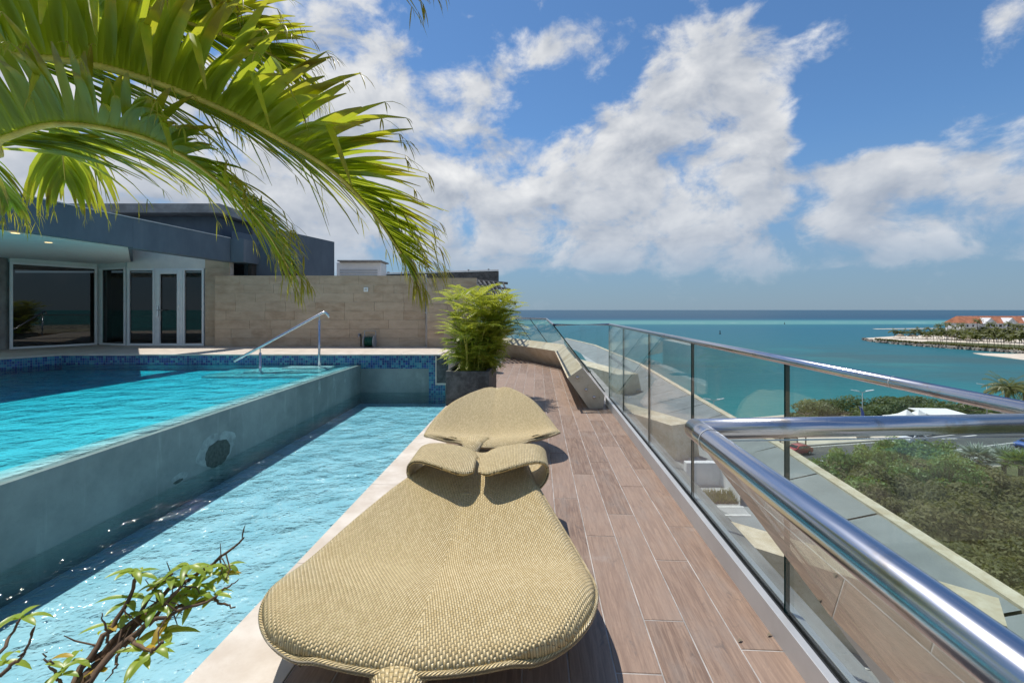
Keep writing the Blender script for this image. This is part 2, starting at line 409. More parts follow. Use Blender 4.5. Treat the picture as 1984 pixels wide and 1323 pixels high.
def leaf(name, c1, c2, tip=None, trans=.4, rough=.4, scale=3.):
    """foliage: uv.y runs from base (0) to tip (1)"""
    m, b, p = mat(name); t = m.node_tree
    v = wpos(b); n = b.noise(v, scale, 3, .6)
    c = b.mix(b.mapr(n, .3, .7), c1, c2)
    if not tip: c = b.mix(b.m('MULTIPLY', orand(b), .45), c, tuple(x*k_ for x, k_ in zip(c2, (1.25, 1.0, .8))))
    if tip:
        uvn = b.new('ShaderNodeUVMap'); x, y, z = b.sep(uvn.outputs[0])
        k = b.m('ADD', y, b.m('MULTIPLY', b.m('SUBTRACT', b.noise(v, 9, 3, .6), .5), .5))
        c = b.mix(b.mapr(k, .52, .78), c, (.52, .40, .03))
        c = b.mix(b.mapr(k, .73, .86), c, tip)
        # faint ribs and blemishes
        rib = b.m('PINGPONG', b.m('MULTIPLY', x, 4.), .5)
        c = b.mix(b.m('MULTIPLY', b.mapr(rib, .0, .12, 1., 0.), .35), c, c2)
        c = b.mix(b.mapr(b.noise(v, 45, 3, .7), .68, .75), c, (.23, .15, .03))
    setp(b, p, col=c, rough=rough, spec=.5)
    tl = b.new('ShaderNodeBsdfTranslucent'); b.put(tl.inputs[0], b.mix(.6, c, (.74, .80, .05), 'MIX') if trans else c)
    mx = b.new('ShaderNodeMixShader'); mx.inputs[0].default_value = trans
    t.links.new(p.outputs[0], mx.inputs[1]); t.links.new(tl.outputs[0], mx.inputs[2]); t.links.new(mx.outputs[0], t.nodes['Material Output'].inputs[0])
    return m
M['frond'] = leaf('palm_leaflet', (.21, .31, .028), (.38, .45, .05), (.24, .11, .04), .55, .36, 2.)
M['rachis'] = simple('palm_rachis', (.62, .54, .12), .45, 0, .2, 12)
M['palm_trunk'] = simple('palm_bark', (.20, .16, .115), .9, 0, .35, 14, .6, 30, .02)
M['areca'] = leaf('bushy_palm_leaf', (.33, .38, .045), (.56, .56, .10), None, .4, .4, 5.)
M['areca2'] = leaf('bushy_palm_leaf_deep', (.10, .17, .02), (.19, .27, .035), None, .35, .4, 5.)
M['shrub_leaf'] = leaf('shrub_leaf', (.17, .30, .035), (.32, .46, .06), None, .4, .35, 12.)
M['shrub_leaf_y'] = leaf('yellowing_leaf', (.42, .27, .02), (.5, .33, .03), None, .3, .4, 12.)
M['twig'] = simple('brown_twig', (.14, .085, .05), .8, 0, .4, 40)
M['tree_leaf'] = leaf('sea_tree_leaf', (.040, .065, .016), (.075, .11, .026), None, .15, .6, .35)
M['bush_leaf'] = leaf('seagrape_leaf', (.06, .13, .025), (.13, .22, .045), None, .25, .5, .6)
M['scrub_leaf'] = leaf('olive_scrub_leaf', (.060, .066, .018), (.13, .125, .040), None, .15, .65, .5)
M['silver_leaf'] = leaf('silver_palm_leaf', (.20, .27, .25), (.32, .38, .36), None, .1, .5, .6)
M['far_palm'] = leaf('far_palm_leaf', (.055, .08, .018), (.11, .13, .03), None, .15, .5, .3)
M['bark'] = simple('bark', (.12, .09, .065), .9, 0, .3, 3)
# ============================================================ SETTING: deck, pool, terrace
TH = R(3.18); cT, sT = math.cos(TH), math.sin(TH)
def dk(u, v, z=0.): return Vector((u*cT+v*sT, -u*sT+v*cT, z))
def st(o): o['kind'] = 'structure'; return o
Z_TR, Z_TOP, Z_UP, Z_TER = -.25, .366, .385, .605
U_TR, U_WOOD, U_CH = -1.5, -1.09, 1.153

deck = st(obj('deck', [*[dk(u_, v_, -.0032) for u_, v_ in ((U_WOOD, -2.5), (1.25, -2.5), (1.25, 13.2), (-.2, 15.6), (-1.2, 17.2), (-1.2, 9.7), (U_WOOD, 9.6))]], [list(range(7))], M['grout']))
slabm = MB().prism([dk(U_TR, -2.5)[:2], dk(1.5, -2.5)[:2], dk(1.5, 12.6)[:2], dk(.2, 15.4)[:2], dk(-1.3, 17.4)[:2], dk(U_TR, 9.4)[:2]], -.6, -.04).build('deck_slab', M['slab']); st(slabm)
PW, PL, GAP = .205, 1.22, .0065
def plank_mesh(wd, ln):
    mb = MB(); hx, hy = (wd-GAP)/2, (ln-GAP)/2; e = .0025
    V = [(-hx,-hy,-.011),(hx,-hy,-.011),(hx,hy,-.011),(-hx,hy,-.011),(-hx,-hy,-e),(hx,-hy,-e),(hx,hy,-e),(-hx,hy,-e),(-hx+e,-hy+e,0),(hx-e,-hy+e,0),(hx-e,hy-e,0),(-hx+e,hy-e,0)]
    Fc = [[0,1,5,4],[1,2,6,5],[2,3,7,6],[3,0,4,7],[4,5,9,8],[5,6,10,9],[6,7,11,10],[7,4,8,11],[8,9,10,11]]
    me = meshdata('plank', V, Fc); me.materials.append(M['wood']); return me
pm = {}
def plank(u, v0, v1):
    key = (round(PW, 3), round(v1-v0, 3))
    if key not in pm: pm[key] = plank_mesh(*key)
    o = link('plank', pm[key], None, deck, True); o.location = dk(u, (v0+v1)/2, random.uniform(-.0008, .0008)); o.rotation_euler = (0, 0, -TH)
col = 0; u = U_WOOD+PW/2
OFF = [.0, .55, .2, .9, .4, .75, .1, .62, .33, .86, .48]
while u < U_CH-.02:
    far = 12.3 + max(0, (1.0-u))*1.85
    v = .35 - OFF[col % 11]*PL
    while v < far:
        a, b_ = max(v, .3), min(v+PL, far)
        if u < -1.05 and a > 9.4: break
        if b_-a > .1: plank(u, a, b_)
        v += PL
    u += PW; col += 1
# coping slabs along the overflow channel
k = 0; v = -2.4
while v < 7.6:
    ln = 1.3
    MB().hexa([dk(U_TR-.02, v+.0015, -.05), dk(U_WOOD-.004, v+.0015, -.05), dk(U_WOOD-.004, v+ln-.0015, -.05), dk(U_TR-.02, v+ln-.0015, -.05),
               dk(U_TR-.02, v+.0015, .001), dk(U_WOOD-.004, v+.0015, .001), dk(U_WOOD-.004, v+ln-.0015, .001), dk(U_TR-.02, v+ln-.0015, .001)]).build('coping_slab', M['lime'], deck, bevel=.003)
    v += ln
MB().hexa([dk(U_TR-.02, v+.002, -.05), dk(U_WOOD-.004, v+.002, -.05), dk(U_WOOD-.004, 10.0, -.05), dk(U_TR-.02, 10.2, -.05), dk(U_TR-.02, v+.002, .001), dk(U_WOOD-.004, v+.002, .001), dk(U_WOOD-.004, 10.0, .001), dk(U_TR-.02, 10.2, .001)]).build('coping_slab', M['lime'], deck)
# ---------------- overflow channel
def wl(y, off=0.): return -3.697 + .0306*y - off        # outer face of the raised pool wall
YB = 10.2
bas = MB(); p0, p1 = dk(U_TR, -3), dk(U_TR, 10.3)
bas.add([(wl(-3)-.3, -3, -.62), (p0.x+.1, -3, -.62), (p1.x+.1, YB+.2, -.62), (wl(YB)-.3, YB+.2, -.62)], [[0,1,2,3]]); bas.V = [Vector((v.x, v.y, -.5)) for v in bas.V]
chan = st(bas.build('overflow_channel', M['trough_floor']))
MB().hexa([dk(U_TR, -3, -.7), dk(U_TR+.12, -3, -.7), dk(U_TR+.12, 10.2, -.7), dk(U_TR, 10.3, -.7), dk(U_TR, -3, -.052), dk(U_TR+.12, -3, -.052), dk(U_TR+.12, 10.2, -.052), dk(U_TR, 10.3, -.052)]).build('channel_side', M['trough_floor'], chan)
def sheet(x0, x1, y0, y1, z, name, m, nx=2, ny=2):
    V = []; Fc = []
    for j in range(ny+1):
        y = y0+(y1-y0)*j/ny
        for i in range(nx+1):
            a, b_ = x0(y), x1(y); V.append((a+(b_-a)*i/nx, y, z))
    for j in range(ny):
        for i in range(nx): q = j*(nx+1)+i; Fc.append([q, q+1, q+nx+2, q+nx+1])
    return obj(name, V, Fc, m)
st(MB().hexa([(wl(-3)-.05, -3, -.66), (dk(U_TR, -3).x+.03, -3, -.66), (dk(U_TR, YB).x+.03, YB+.008, -.66), (wl(YB)-.05, YB+.008, -.66), (wl(-3)-.05, -3, Z_TR), (dk(U_TR, -3).x+.03, -3, Z_TR), (dk(U_TR, YB).x+.03, YB+.008, Z_TR), (wl(YB)-.05, YB+.008, Z_TR)]).build('channel_water', M['water_trough']))
# ---------------- raised pool
XL = -10.6
pw = thing('pool_wall', (wl(3), 3, -.6), 'long grey green plastered pool wall with a dark mortar patch above the channel', 'wall')
MB().hexa([(wl(-3, .16), -3, -.62), (wl(-3), -3, -.62), (wl(YB), YB, -.62), (wl(YB, .16), YB, -.62), (wl(-3, .16), -3, Z_TOP-.012), (wl(-3), -3, Z_TOP), (wl(YB), YB, Z_TOP), (wl(YB, .16), YB, Z_TOP-.012)]).build('wall_face', M['plaster'], pw)
MB().hexa([(wl(-3, .52), -3, -.9), (wl(-3, .163), -3, -.9), (wl(YB, .163), YB, -.9), (wl(YB, .52), YB, -.9), (wl(-3, .52), -3, Z_TOP-.06), (wl(-3, .163), -3, Z_TOP-.014), (wl(YB, .163), YB, Z_TOP-.014), (wl(YB, .52), YB, Z_TOP-.06)]).build('submerged_ledge', M['ledge'], pw)
def blotch(name, y, z, ry, rz, m, off, seed, k=28):
    rr = random.Random(seed); V = [(wl(y)+off, y, z)]
    for i in range(k):
        a = 2*math.pi*i/k; r = 1+.16*noise.noise(Vector((math.cos(a)*1.6+seed, math.sin(a)*1.6, 0)))+rr.uniform(-.05, .05)
        yy = y+ry*math.cos(a)*r; zz = z+rz*math.sin(a)*r; V.append((wl(yy)+off, yy, zz))
    V2 = [(v[0]-off+.001, v[1], v[2]) for v in V[1:]]
    Fc = [[0, i+1, (i+1) % k+1] for i in range(k)] + [[i+1, k+1+i, k+1+(i+1) % k, (i+1) % k+1] for i in range(k)]
    return obj(name, V+V2, Fc, m, pw)
blotch('lime_scale', 5.45, -.06, .33, .20, M['lime_scale'], .002, 5)
blotch('mortar_patch', 5.46, -.12, .235, .155, M['patch'], .006, 3)
blotch('rust_mark', 4.84, -.222, .07, .018, M['patch'], .003, 9)
blotch('lime_scale', 4.86, -.19, .12, .05, M['lime_scale'], .0015, 12)
blotch('lime_scale', 2.75, .17, .11, .045, M['lime_scale'], .0015, 15)
for y_ in (8.15, 8.75, 9.3):                    # thin sheets of water and lime streaks below the rim
    blotch('lime_scale', y_, .22, .05, .12, M['lime_scale'], .0015, int(y_*10))
pool = st(MB().add([(XL-5, -3, .25), (wl(-3, .5), -3, .25), (wl(YB, .5), YB, .25), (XL-5, YB, .25)], [[0,1,2,3]]).build('swimming_pool', M['pool_floor']))
MB().box((XL-.5, YB-.03, -.8), (wl(YB, .15), YB+.3, .36)).build('pool_end_wall', M['pool_floor'], pool)
st(MB().hexa([(XL-4, -2.98, -.1), (wl(-2.98, .003), -2.98, -.1), (wl(YB, .003), YB+.005, -.1), (XL-4, YB+.005, -.1), (XL-4, -2.98, Z_UP), (wl(-2.98, .003), -2.98, Z_UP), (wl(YB, .003), YB+.005, Z_UP), (XL-4, YB+.005, Z_UP)]).build('pool_water', M['water_pool']))
# steps into the pool by the grab rail
sx = wl(YB)-.55
for i, (wd, dp, zz) in enumerate(((1.0, .42, .355), (1.6, .82, .325), (2.2, 1.2, .29))):
    MB().box((sx-wd, YB-.03-dp, -.72), (sx, YB-.031, zz)).build('pool_step', M['ledge'], pool, bevel=.02)
# mosaic band, coping and terrace
terr = st(MB().prism([(-16, YB+.02), (-1.42, YB+.02), (-1.0, 16), (-16, 16)], -.6, Z_TER-.03).build('terrace', M['terr']))
mos = MB(); mos.box((XL, YB-.012, Z_UP-.1), (-1.43, YB+.018, Z_TER-.034)).build('mosaic_band', M['mosaic'], terr)
MB().box((wl(YB)+.0, YB-.008, -.62), (-1.43, YB+.017, Z_UP-.102)).build('channel_end_wall', M['plaster'], terr)
MB().box((-1.86, YB-.02, -.6), (-1.50, YB-.0085, Z_TER-.036)).build('mosaic_pier', M['mosaic'], terr)
x = -16.
while x < -1.6:
    x1 = min(x+.9, -1.40)
    MB().box((x+.002, YB-.03, Z_TER-.032), (x1-.002, YB+.42, Z_TER)).build('coping_slab', M['lime'], terr, bevel=.006); x = x1
for j in range(4):
    x = -16.
    y0 = YB+.424+j*.62
    while x < -1.6:
        x1 = min(x+1.2, -1.40)
        MB().box((x+.002, y0+.002, Z_TER-.028), (x1-.002, y0+.618, Z_TER-.003)).build('terrace_slab', M['terr'], terr); x = x1
# left end of the pool: an angled edge running under the eaves
c0_, c1_ = Vector((-10.05, YB)), on(0, 694, Z_TER).xy; d_ = (c1_-c0_).normalized(); n_ = Vector((d_.y, -d_.x))
if n_.x > 0: n_ = -n_
q = [c0_, c0_+d_*9, c0_+d_*9+n_*.5, c0_+n_*.5]
MB().prism([tuple(v) for v in q], Z_TER-.03, Z_TER+.001).build('coping_slab', M['lime'], terr, bevel=.005)
q2 = [c0_-n_*.012, c0_+d_*9-n_*.012, c0_+d_*9+n_*.05, c0_+n_*.05]
MB().prism([tuple(v) for v in q2], Z_UP-.12, Z_TER-.034).build('mosaic_band', M['mosaic'], terr)
q3 = [c0_-n_*.002, c0_+d_*9-n_*.002, c0_+d_*9+n_*6, c0_+n_*6]
MB().prism([tuple(v) for v in q3], -.8, Z_UP-.125).build('pool_end_wall', M['pool_floor'], pool)
q4 = [c0_+n_*.06, c0_+d_*9+n_*.06, c0_+d_*9+n_*7, c0_+n_*7]
MB().prism([tuple(v) for v in q4], Z_UP-.12, Z_TER-.035).build('terrace_base', M['terr'], terr)
MB().prism([tuple(v) for v in [c0_+n_*.504, c0_+d_*9+n_*.504, c0_+d_*9+n_*6, c0_+n_*6]], Z_TER-.034, Z_TER-.002).build('terrace_slab', M['terr'], terr)
# white framed service panel beside the mosaic pier
sp = thing('service_panel', (-1.45, YB, .0), 'dark service panel in a thin white frame between mosaic and planter', 'panel')
a_, b_ = at(846, 690, YB-.03), at(863, 742, YB-.03)
MB().box((a_.x, YB-.034, b_.z), (b_.x+.05, YB-.022, a_.z)).build('door_leaf', M['cement'], sp)
fr = MB().box((a_.x-.03, YB-.042, b_.z-.04), (a_.x, YB-.021, a_.z)).box((a_.x+.0005, YB-.042, b_.z-.04), (b_.x+.05, YB-.021, b_.z-.001)).build('frame', M['lime'], sp)

# planting bed in the near corner, below the view
bed = thing('planting_bed', (-2.2, .3, -.6), 'stone edged planting bed with the palm at the near end of the channel', 'planting bed')
for (x0, y0, x1, y1) in ((-3.55, 1.42, -1.42, 1.55), (-3.55, -2.6, -3.42, 1.419), (-1.42, -2.6, -1.29, 1.55)):
    MB().box((x0, y0, -.7), (x1, y1, .10)).build('kerb_stone', M['lime'], bed, bevel=.01)
MB().box((-3.419, -2.6, -.69), (-1.421, 1.419, .04)).build('soil', M['soil'], bed)

# ============================================================ HOUSE
house = thing('house', (-11, 13, Z_TER), 'slate blue single storey house with deep eaves and white framed glazing beside pool', 'house')
ZF0, ZF1 = 2.92, 3.56
pR = at(446, 507, 12.45); pR.z = 0; YL = 12.45*93/155.; pL = at(0, 445, YL)
dirF = Vector((pL.x-pR.x, pL.y-pR.y)); 
far_l = Vector((pR.x, pR.y)) + dirF*1.12
wD = on(247, 669.2, Z_TER); wF = on(398, 669.2, Z_TER)
pM = Vector((pR.x, pR.y)) + dirF*.55; nF = Vector((dirF.y, -dirF.x)).normalized(); nF = -nF if nF.x > 0 else nF
roof_poly = [(pM.x, pM.y), (wD.x+.05, wD.y+.12), (wF.x+.9, wF.y+.12), (wF.x+.9, 15.4), (-19, 15.4), (-19, far_l.y), (far_l.x, far_l.y)]
zf0 = EYE+93/F*12.45; zf1 = EYE+138/F*12.45
MB().prism(roof_poly, zf0+.02, zf1).build('roof_slab', M['blue'], house, bevel=.01)
pB = [Vector((pR.x, pR.y)), pM-dirF*.0004, pM-dirF*.0004+nF*.28, Vector((pR.x, pR.y))+nF*.28]
MB().prism([tuple(v) for v in pB], zf0, zf1).build('fascia_beam', M['blue'], house, bevel=.01)
MB().box((pR.x-.27, pR.y+.03, zf0), (pR.x+.35, 15.3, zf1-.004)).build('side_beam', M['blue'], house)
inset = [(pM.x-.12, pM.y+.02), (wD.x-.02, wD.y+.13), (wD.x-.02, 15.3), (-18.9, 15.3), (-18.9, far_l.y+.1), (far_l.x-.12, far_l.y+.1)]
for (a_, c_) in ((Vector((pR.x, pR.y)), pM), (pM, far_l)):
    a2, c2 = a_-nF*.012, c_-nF*.012; MB().prism([tuple(a2), tuple(c2), tuple(c2+nF*.30), tuple(a2+nF*.30)], zf1+.001, zf1+.022).build('parapet_cap', M['alu'], house)
sof = MB().prism(inset, zf0-.01, zf0+.018).build('soffit', M['soffit'], house)
M['lamp'], b, p = mat('warm_downlight'); setp(b, p, col=(.8, .6, .3)); p.inputs['Emission Color'].default_value = (1, .72, .35, 1); p.inputs['Emission Strength'].default_value = 1.5
for px, py in ((94, 470), (30, 452)):
    c_ = Vector(((px-CX)/F, 1, (HY-py)/F)); t_ = (zf0-.012-EYE)/c_.z; q_ = c_*t_
    MB().lathe([(.055, 0), (.055, -.006), (.04, -.007)], (q_.x, q_.y, zf0-.0105), 14).build('downlight', M['lamp'], sof)
def glazed(Pa, Pb, z0, z1, splits, door=None, sill=.05):
    """a run of white frames with dark panes between two plan points; splits are fractions"""
    Pa, Pb = Vector(Pa), Vector(Pb); d = (Pb-Pa); ln = d.length; d.normalize(); n = Vector((d.y, -d.x))
    if n.y > 0: n = -n
    def bar(s0, s1, za, zb, th, name, m, par, off=0., bev=.004):
        a, c = Pa+d*s0+n*(off+th), Pa+d*s1+n*(off+th); a2, c2 = Pa+d*s0+n*off, Pa+d*s1+n*off
        return MB().hexa([(a.x,a.y,za),(c.x,c.y,za),(c2.x,c2.y,za),(a2.x,a2.y,za),(a.x,a.y,zb),(c.x,c.y,zb),(c2.x,c2.y,zb),(a2.x,a2.y,zb)]).build(name, m, par, bevel=bev)
    e = [0]+[s*ln for s in splits]+[ln]; fw = .055
    for i in range(len(e)-1):
        a, c = e[i]+.004, e[i+1]-.004
        isd = door is not None and i == door
        win = bar(a+fw, c-fw, z0+sill, z1-fw, .012, 'door' if isd else 'window', M['window_glass'], house, .02, 0)
        bar(a, a+fw, z0, z1, .07, 'frame', M['white_frame'], win); bar(c-fw, c, z0, z1, .07, 'frame', M['white_frame'], win)
        bar(a+fw+.0005, c-fw-.0005, z0, z0+sill, .07, 'frame', M['white_frame'], win); bar(a+fw+.0005, c-fw-.0005, z1-fw, z1, .07, 'frame', M['white_frame'], win)
        if isd:
            bar(a+fw+.001, a+fw+.085, z0+sill, z1-fw, .05, 'door_stile', M['white_frame'], win, .033); bar(c-fw-.085, c-fw-.001, z0+sill, z1-fw, .05, 'door_stile', M['white_frame'], win, .033)
            bar(a+fw+.0855, c-fw-.0855, z1-fw-.10, z1-fw, .05, 'door_rail', M['white_frame'], win, .033)
            q1 = Pa+d*(a+fw+.045)+n*.1; q2 = Pa+d*(a+fw+.22)+n*.13
            MB().tube([(q1.x, q1.y, z0+.98), (q1.x+n.x*.03, q1.y+n.y*.03, z0+.98), (q2.x, q2.y, z0+.98)], .011, 8).box((q1.x-.018, q1.y-.005, z0+.8), (q1.x+.018, q1.y+.02, z0+1.1)).build('handle', M['steel'], win)
            for hz in (.75+1.0, .75+.78, 1.1):
                q3 = Pa+d*(c-fw-.03)+n*.09; MB().lathe([(.03, -.04), (.03, .04)], (q3.x, q3.y, z0+hz), 10).build('hinge', M['white_frame'], win)
    return n
wA, wB = on(17, 676.5, Z_TER), on(187, 667.6, Z_TER); wC, wD = on(194, 667, Z_TER), on(247, 669.2, Z_TER)
wE, wF = on(250, 669.2, Z_TER), on(398, 669.2, Z_TER)
HW = Z_TER+2.2
glazed(wA.xy, wB.xy, Z_TER, HW, []); glazed(wC.xy, wD.xy, Z_TER, HW-.02, []); glazed(wE.xy, wF.xy, Z_TER, HW-.06, [.36, .72], 1, .06)
M['cream_white'] = simple('cream_white_render', (.74, .71, .66), .7, 0, .04)
# lintels, jambs and the dark room behind
def wallseg(a, c, z0, z1, name, m, th=.14, off=-.1):
    a, c = Vector(a), Vector(c); d = (c-a).normalized(); n = Vector((d.y, -d.x)); n = -n if n.y > 0 else n
    a1, c1 = a-n*(-off), c-n*(-off); a2, c2 = a1-n*th, c1-n*th
    return MB().hexa([(*a1, z0), (*c1, z0), (*c2, z0), (*a2, z0), (*a1, z1), (*c1, z1), (*c2, z1), (*a2, z1)]).build(name, m, house)
wallseg(wA.xy, wB.xy, HW+.002, zf0-.011, 'lintel', M['soffit'], .2, .05); wallseg(wC.xy, wD.xy, HW-.018, zf0-.011, 'lintel', M['soffit'], .2, .05)
wallseg(wE.xy, (wF.x+.045, wF.y), HW-.058, zf1-.06, 'lintel', M['cream_white'], .15, .06)
MB().box((wB.x-.05, wB.y+.03, Z_TER), (wB.x+.16, wB.y+.3, zf0-.012)).build('corner_post', M['soffit'], house)
MB().box((wA.x-2.5, wA.y-1.0, Z_TER), (wA.x-.06, wA.y+.2, zf0-.012)).build('wall', M['slab'], house)
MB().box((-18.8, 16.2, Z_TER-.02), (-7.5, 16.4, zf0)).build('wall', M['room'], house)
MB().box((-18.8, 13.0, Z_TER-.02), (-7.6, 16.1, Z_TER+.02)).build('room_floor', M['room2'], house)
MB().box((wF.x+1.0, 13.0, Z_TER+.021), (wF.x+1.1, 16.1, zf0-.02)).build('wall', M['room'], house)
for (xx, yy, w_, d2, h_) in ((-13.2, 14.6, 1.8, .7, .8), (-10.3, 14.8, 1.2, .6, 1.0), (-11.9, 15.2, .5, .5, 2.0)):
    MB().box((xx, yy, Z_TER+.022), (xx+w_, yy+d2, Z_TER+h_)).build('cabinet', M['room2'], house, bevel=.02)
# travertine pier at the end of the glazing
pier = MB().box((wF.x+.05, wF.y-.06, Z_TER), (wF.x+.72, wF.y+.11, zf1-.06)).build('pier_core', M['grout'], house)
zz = Z_TER+.001
for i in range(15):
    h_ = .24
    if zz+h_ > zf1-.06: h_ = zf1-.06-zz-.004
    if h_ < .05: break
    MB().box((wF.x+.048, wF.y-.085, zz+.002), (wF.x+.722, wF.y-.0605, zz+h_-.002)).build('stone_block', M['trav'], pier); zz += h_
MB().box((wF.x+.74, 13.25, Z_TER), (at(536, 500, 13.25).x, 13.5, zf1-.03)).build('wall', M['blue'], house)
# upper blocks
up = thing('roof_block', (-13, 16, 3), 'slate blue rooftop block under a flat weathered concrete slab', 'building')
sl = at(425, 394, 14.9); zt = sl.z
MB().prism([(sl.x-.35, 15.45), (sl.x-.25, 18.2), (-20, 18.2), (-20, 15.45)], zf1-.3, zt-.32).build('wall', M['blue'], up)
MB().prism([(sl.x, 14.9), (sl.x+.05, 18.4), (-20, 18.4), (-15.6, 14.9)], zt-.31, zt).build('roof_slab', M['slab'], up, bevel=.015)
up2 = thing('stair_block', (-7, 17, 2), 'tall slate blue block rising behind the travertine wall', 'building')
q1, q2 = at(499, 436, 15.2), at(648, 467, 19)
MB().prism([(q1.x, q1.y), (q2.x, q2.y), (q2.x-4, q2.y+2), (q1.x-3, q1.y+4)], .6, q1.z).build('wall', M['blue'], up2, bevel=.01)
q0 = at(449, 462, 14.2)
MB().prism([(q0.x, q0.y), (q1.x-.01, q1.y-.01), (q1.x-2.5, q1.y+3)], .6, at(449, 447, 14.2).z).build('side_wall', M['blue'], up2)

# ============================================================ TRAVERTINE WALL
Yw = 12.3
def stone_wall(name, label, x0, x1, y, ztop, seed):
    t = thing(name, ((x0+x1)/2, y, Z_TER), label, 'wall'); rr = random.Random(seed)
    MB().box((x0+.004, y+.03, Z_TER-.02), (x1-.004, y+.30, ztop-.005)).build('wall_core', M['grout'], t)
    z = Z_TER; row = 0; hrow = (ztop-Z_TER)/8
    while z < ztop-.02:
        x = x0 - rr.uniform(0, .5)
        while x < x1:
            wd = rr.choice((.55, .8, .8, 1.05)); a, c = max(x, x0), min(x+wd, x1)
            if c-a > .04:
                pr = rr.uniform(0, .006)
                MB().box((a+.002, y-pr, z+.002), (c-.002, y+.0295, z+hrow-.002)).build('stone_block', M['trav'], t)
            x += wd
        z += hrow; row += 1
    return t
zt1 = EYE+66/F*Yw
stone_wall('stone_wall', 'long travertine block wall behind the pool with hose reel', on(431, 670, Z_TER).x-.05, (824-CX)/F*Yw, Yw, zt1, 1)
MB_c = MB()
stone_wall('stone_wall', 'short travertine block wall at the right behind the bushy palm', (831-CX)/F*Yw, (925-CX)/F*Yw, Yw-.25, zt1-.08, 2)
# grey conduit in the joint between the two walls
cp = thing('drain_pipe', ((827-CX)/F*Yw, Yw-.05, Z_TER), 'thin grey pipe standing upright in the joint of the travertine wall', 'pipe')
MB().tube([((829-CX)/F*Yw, Yw-.06, Z_TER), ((827-CX)/F*Yw, Yw-.06, zt1-.1), ((826-CX)/F*Yw, Yw-.06, zt1+.02)], .018, 8).build('pipe', M['alu'], cp, smooth=True)
MB().box(((826.3-CX)/F*Yw-.03, Yw-.055, Z_TER+.9), ((826.3-CX)/F*Yw+.05, Yw-.0, Z_TER+.93)).build('bracket', M['alu'], cp)
wb = thing('wall_box', at(709, 561, Yw-.02), 'small pale square cover plate on the travertine wall', 'cover plate')
q = at(709, 561, Yw-.02); MB().box((q.x-.06, Yw-.028, q.z-.06), (q.x+.06, Yw-.006, q.z+.06)).build('plate', M['white_frame'], wb, bevel=.006); MB().box((q.x-.03, Yw-.034, q.z-.03), (q.x+.03, Yw-.0285, q.z+.03)).build('lid', M['cream_wall'], wb)
# tap and hose reel
tp = thing('garden_tap', at(696, 662, Yw-.05), 'garden tap with short pipe on the travertine wall left of hose reel', 'tap')
q = at(696, 650, Yw-.06)
MB().tube([(q.x, Yw, q.z), (q.x, Yw-.09, q.z), (q.x, Yw-.1, q.z-.05)], .014, 8).build('spout', M['steel'], tp, smooth=True)
MB().tube([(q.x+.03, Yw-.02, q.z+.04), (q.x+.03, Yw-.02, Z_TER)], .012, 8).build('riser', M['rubber'], tp)
MB().lathe([(.035, 0), (.04, .01), (.035, .02)], (q.x, Yw-.06, q.z+.02), 10).build('knob', M['steel'], tp)
hr = thing('hose_reel', at(716, 676, Yw-.15), 'wheeled garden hose reel with green hose against the travertine wall', 'hose reel')
q = at(716, 664, Yw-.18); M['hose'] = simple('green_hose', (.01, .09, .06), .4); M['reel'] = simple('grey_plastic', (.35, .36, .37), .5)
for s_ in (-1, 1):
    for k_ in range(1):
        MB().lathe([(.16, -.012), (.17, 0), (.16, .012)], (0, 0, 0), 20).build('reel_flange', M['reel'], hr, local=True).matrix_basis = Matrix.Translation((s_*.13, 0, .2)) @ Matrix.Rotation(R(90), 4, 'Y')
for i in range(7):
    o = MB().lathe([(.085, -.017), (.12+.01*(i % 2), -.008), (.12+.01*(i % 2), .008), (.085, .017)], (0, 0, 0), 18).build('hose_coil', M['hose'], hr, local=True, smooth=True); o.matrix_basis = Matrix.Translation((-.102+i*.034, 0, .2)) @ Matrix.Rotation(R(90), 4, 'Y')
MB().tube([(-.15, .05, 0), (-.15, .05, .48), (.15, .05, .48), (.15, .05, 0)], .012, 8).build('handle', M['reel'], hr, local=True)
MB().tube([(-.16, 0, .2), (.2, 0, .2), (.2, -.06, .2)], .012, 8).build('crank', M['reel'], hr, local=True)
# plant rooms behind the wall
pr_ = thing('condenser_unit', at(697, 530, 15.5), 'white air conditioning cabinet with flat grey lid above the travertine wall', 'cabinet')
a_, b_ = at(652, 508, 15.5), at(738, 545, 15.5)
MB().box((a_.x, 15.5, b_.z-.6), (b_.x, 16.2, a_.z)).build('cabinet', M['white_frame'], pr_, bevel=.02)
MB().box((a_.x+.1, 15.3, a_.z+.005), (b_.x+.05, 16.3, a_.z+.05)).build('lid', M['slab'], pr_)
lv = MB()
for i in range(6): lv.box((a_.x+.12, 15.48, b_.z-.1+i*.09), (b_.x-.12, 15.499, b_.z-.05+i*.09))
lv.build('louvres', M['alu'], pr_)
ps = thing('solar_screen', at(810, 530, 17), 'long dark grey metal screen on the roof behind the travertine wall', 'screen')
a_, b_ = at(655, 534, 17), at(966, 560, 17); a2 = at(966, 525, 17)
n_pan = 6
for i in range(n_pan):
    f0, f1 = i/n_pan, (i+1)/n_pan; xa, xb = a_.x+(b_.x-a_.x)*f0, a_.x+(b_.x-a_.x)*f1; za, zb = a_.z+(a2.z-a_.z)*f0, a_.z+(a2.z-a_.z)*f1
    MB().hexa([(xa+.005, 17, b_.z-1), (xb-.005, 17, b_.z-1), (xb-.005, 17.4, b_.z-1), (xa+.005, 17.4, b_.z-1), (xa+.005, 17, za), (xb-.005, 17, zb), (xb-.005, 17.4, zb), (xa+.005, 17.4, za)]).build('panel', M['cement'], ps)
MB().tube([(a_.x, 16.97, a_.z+.03), (b_.x, 16.97, a2.z+.03)], .02, 6).build('cap_rail', M['alu'], ps)
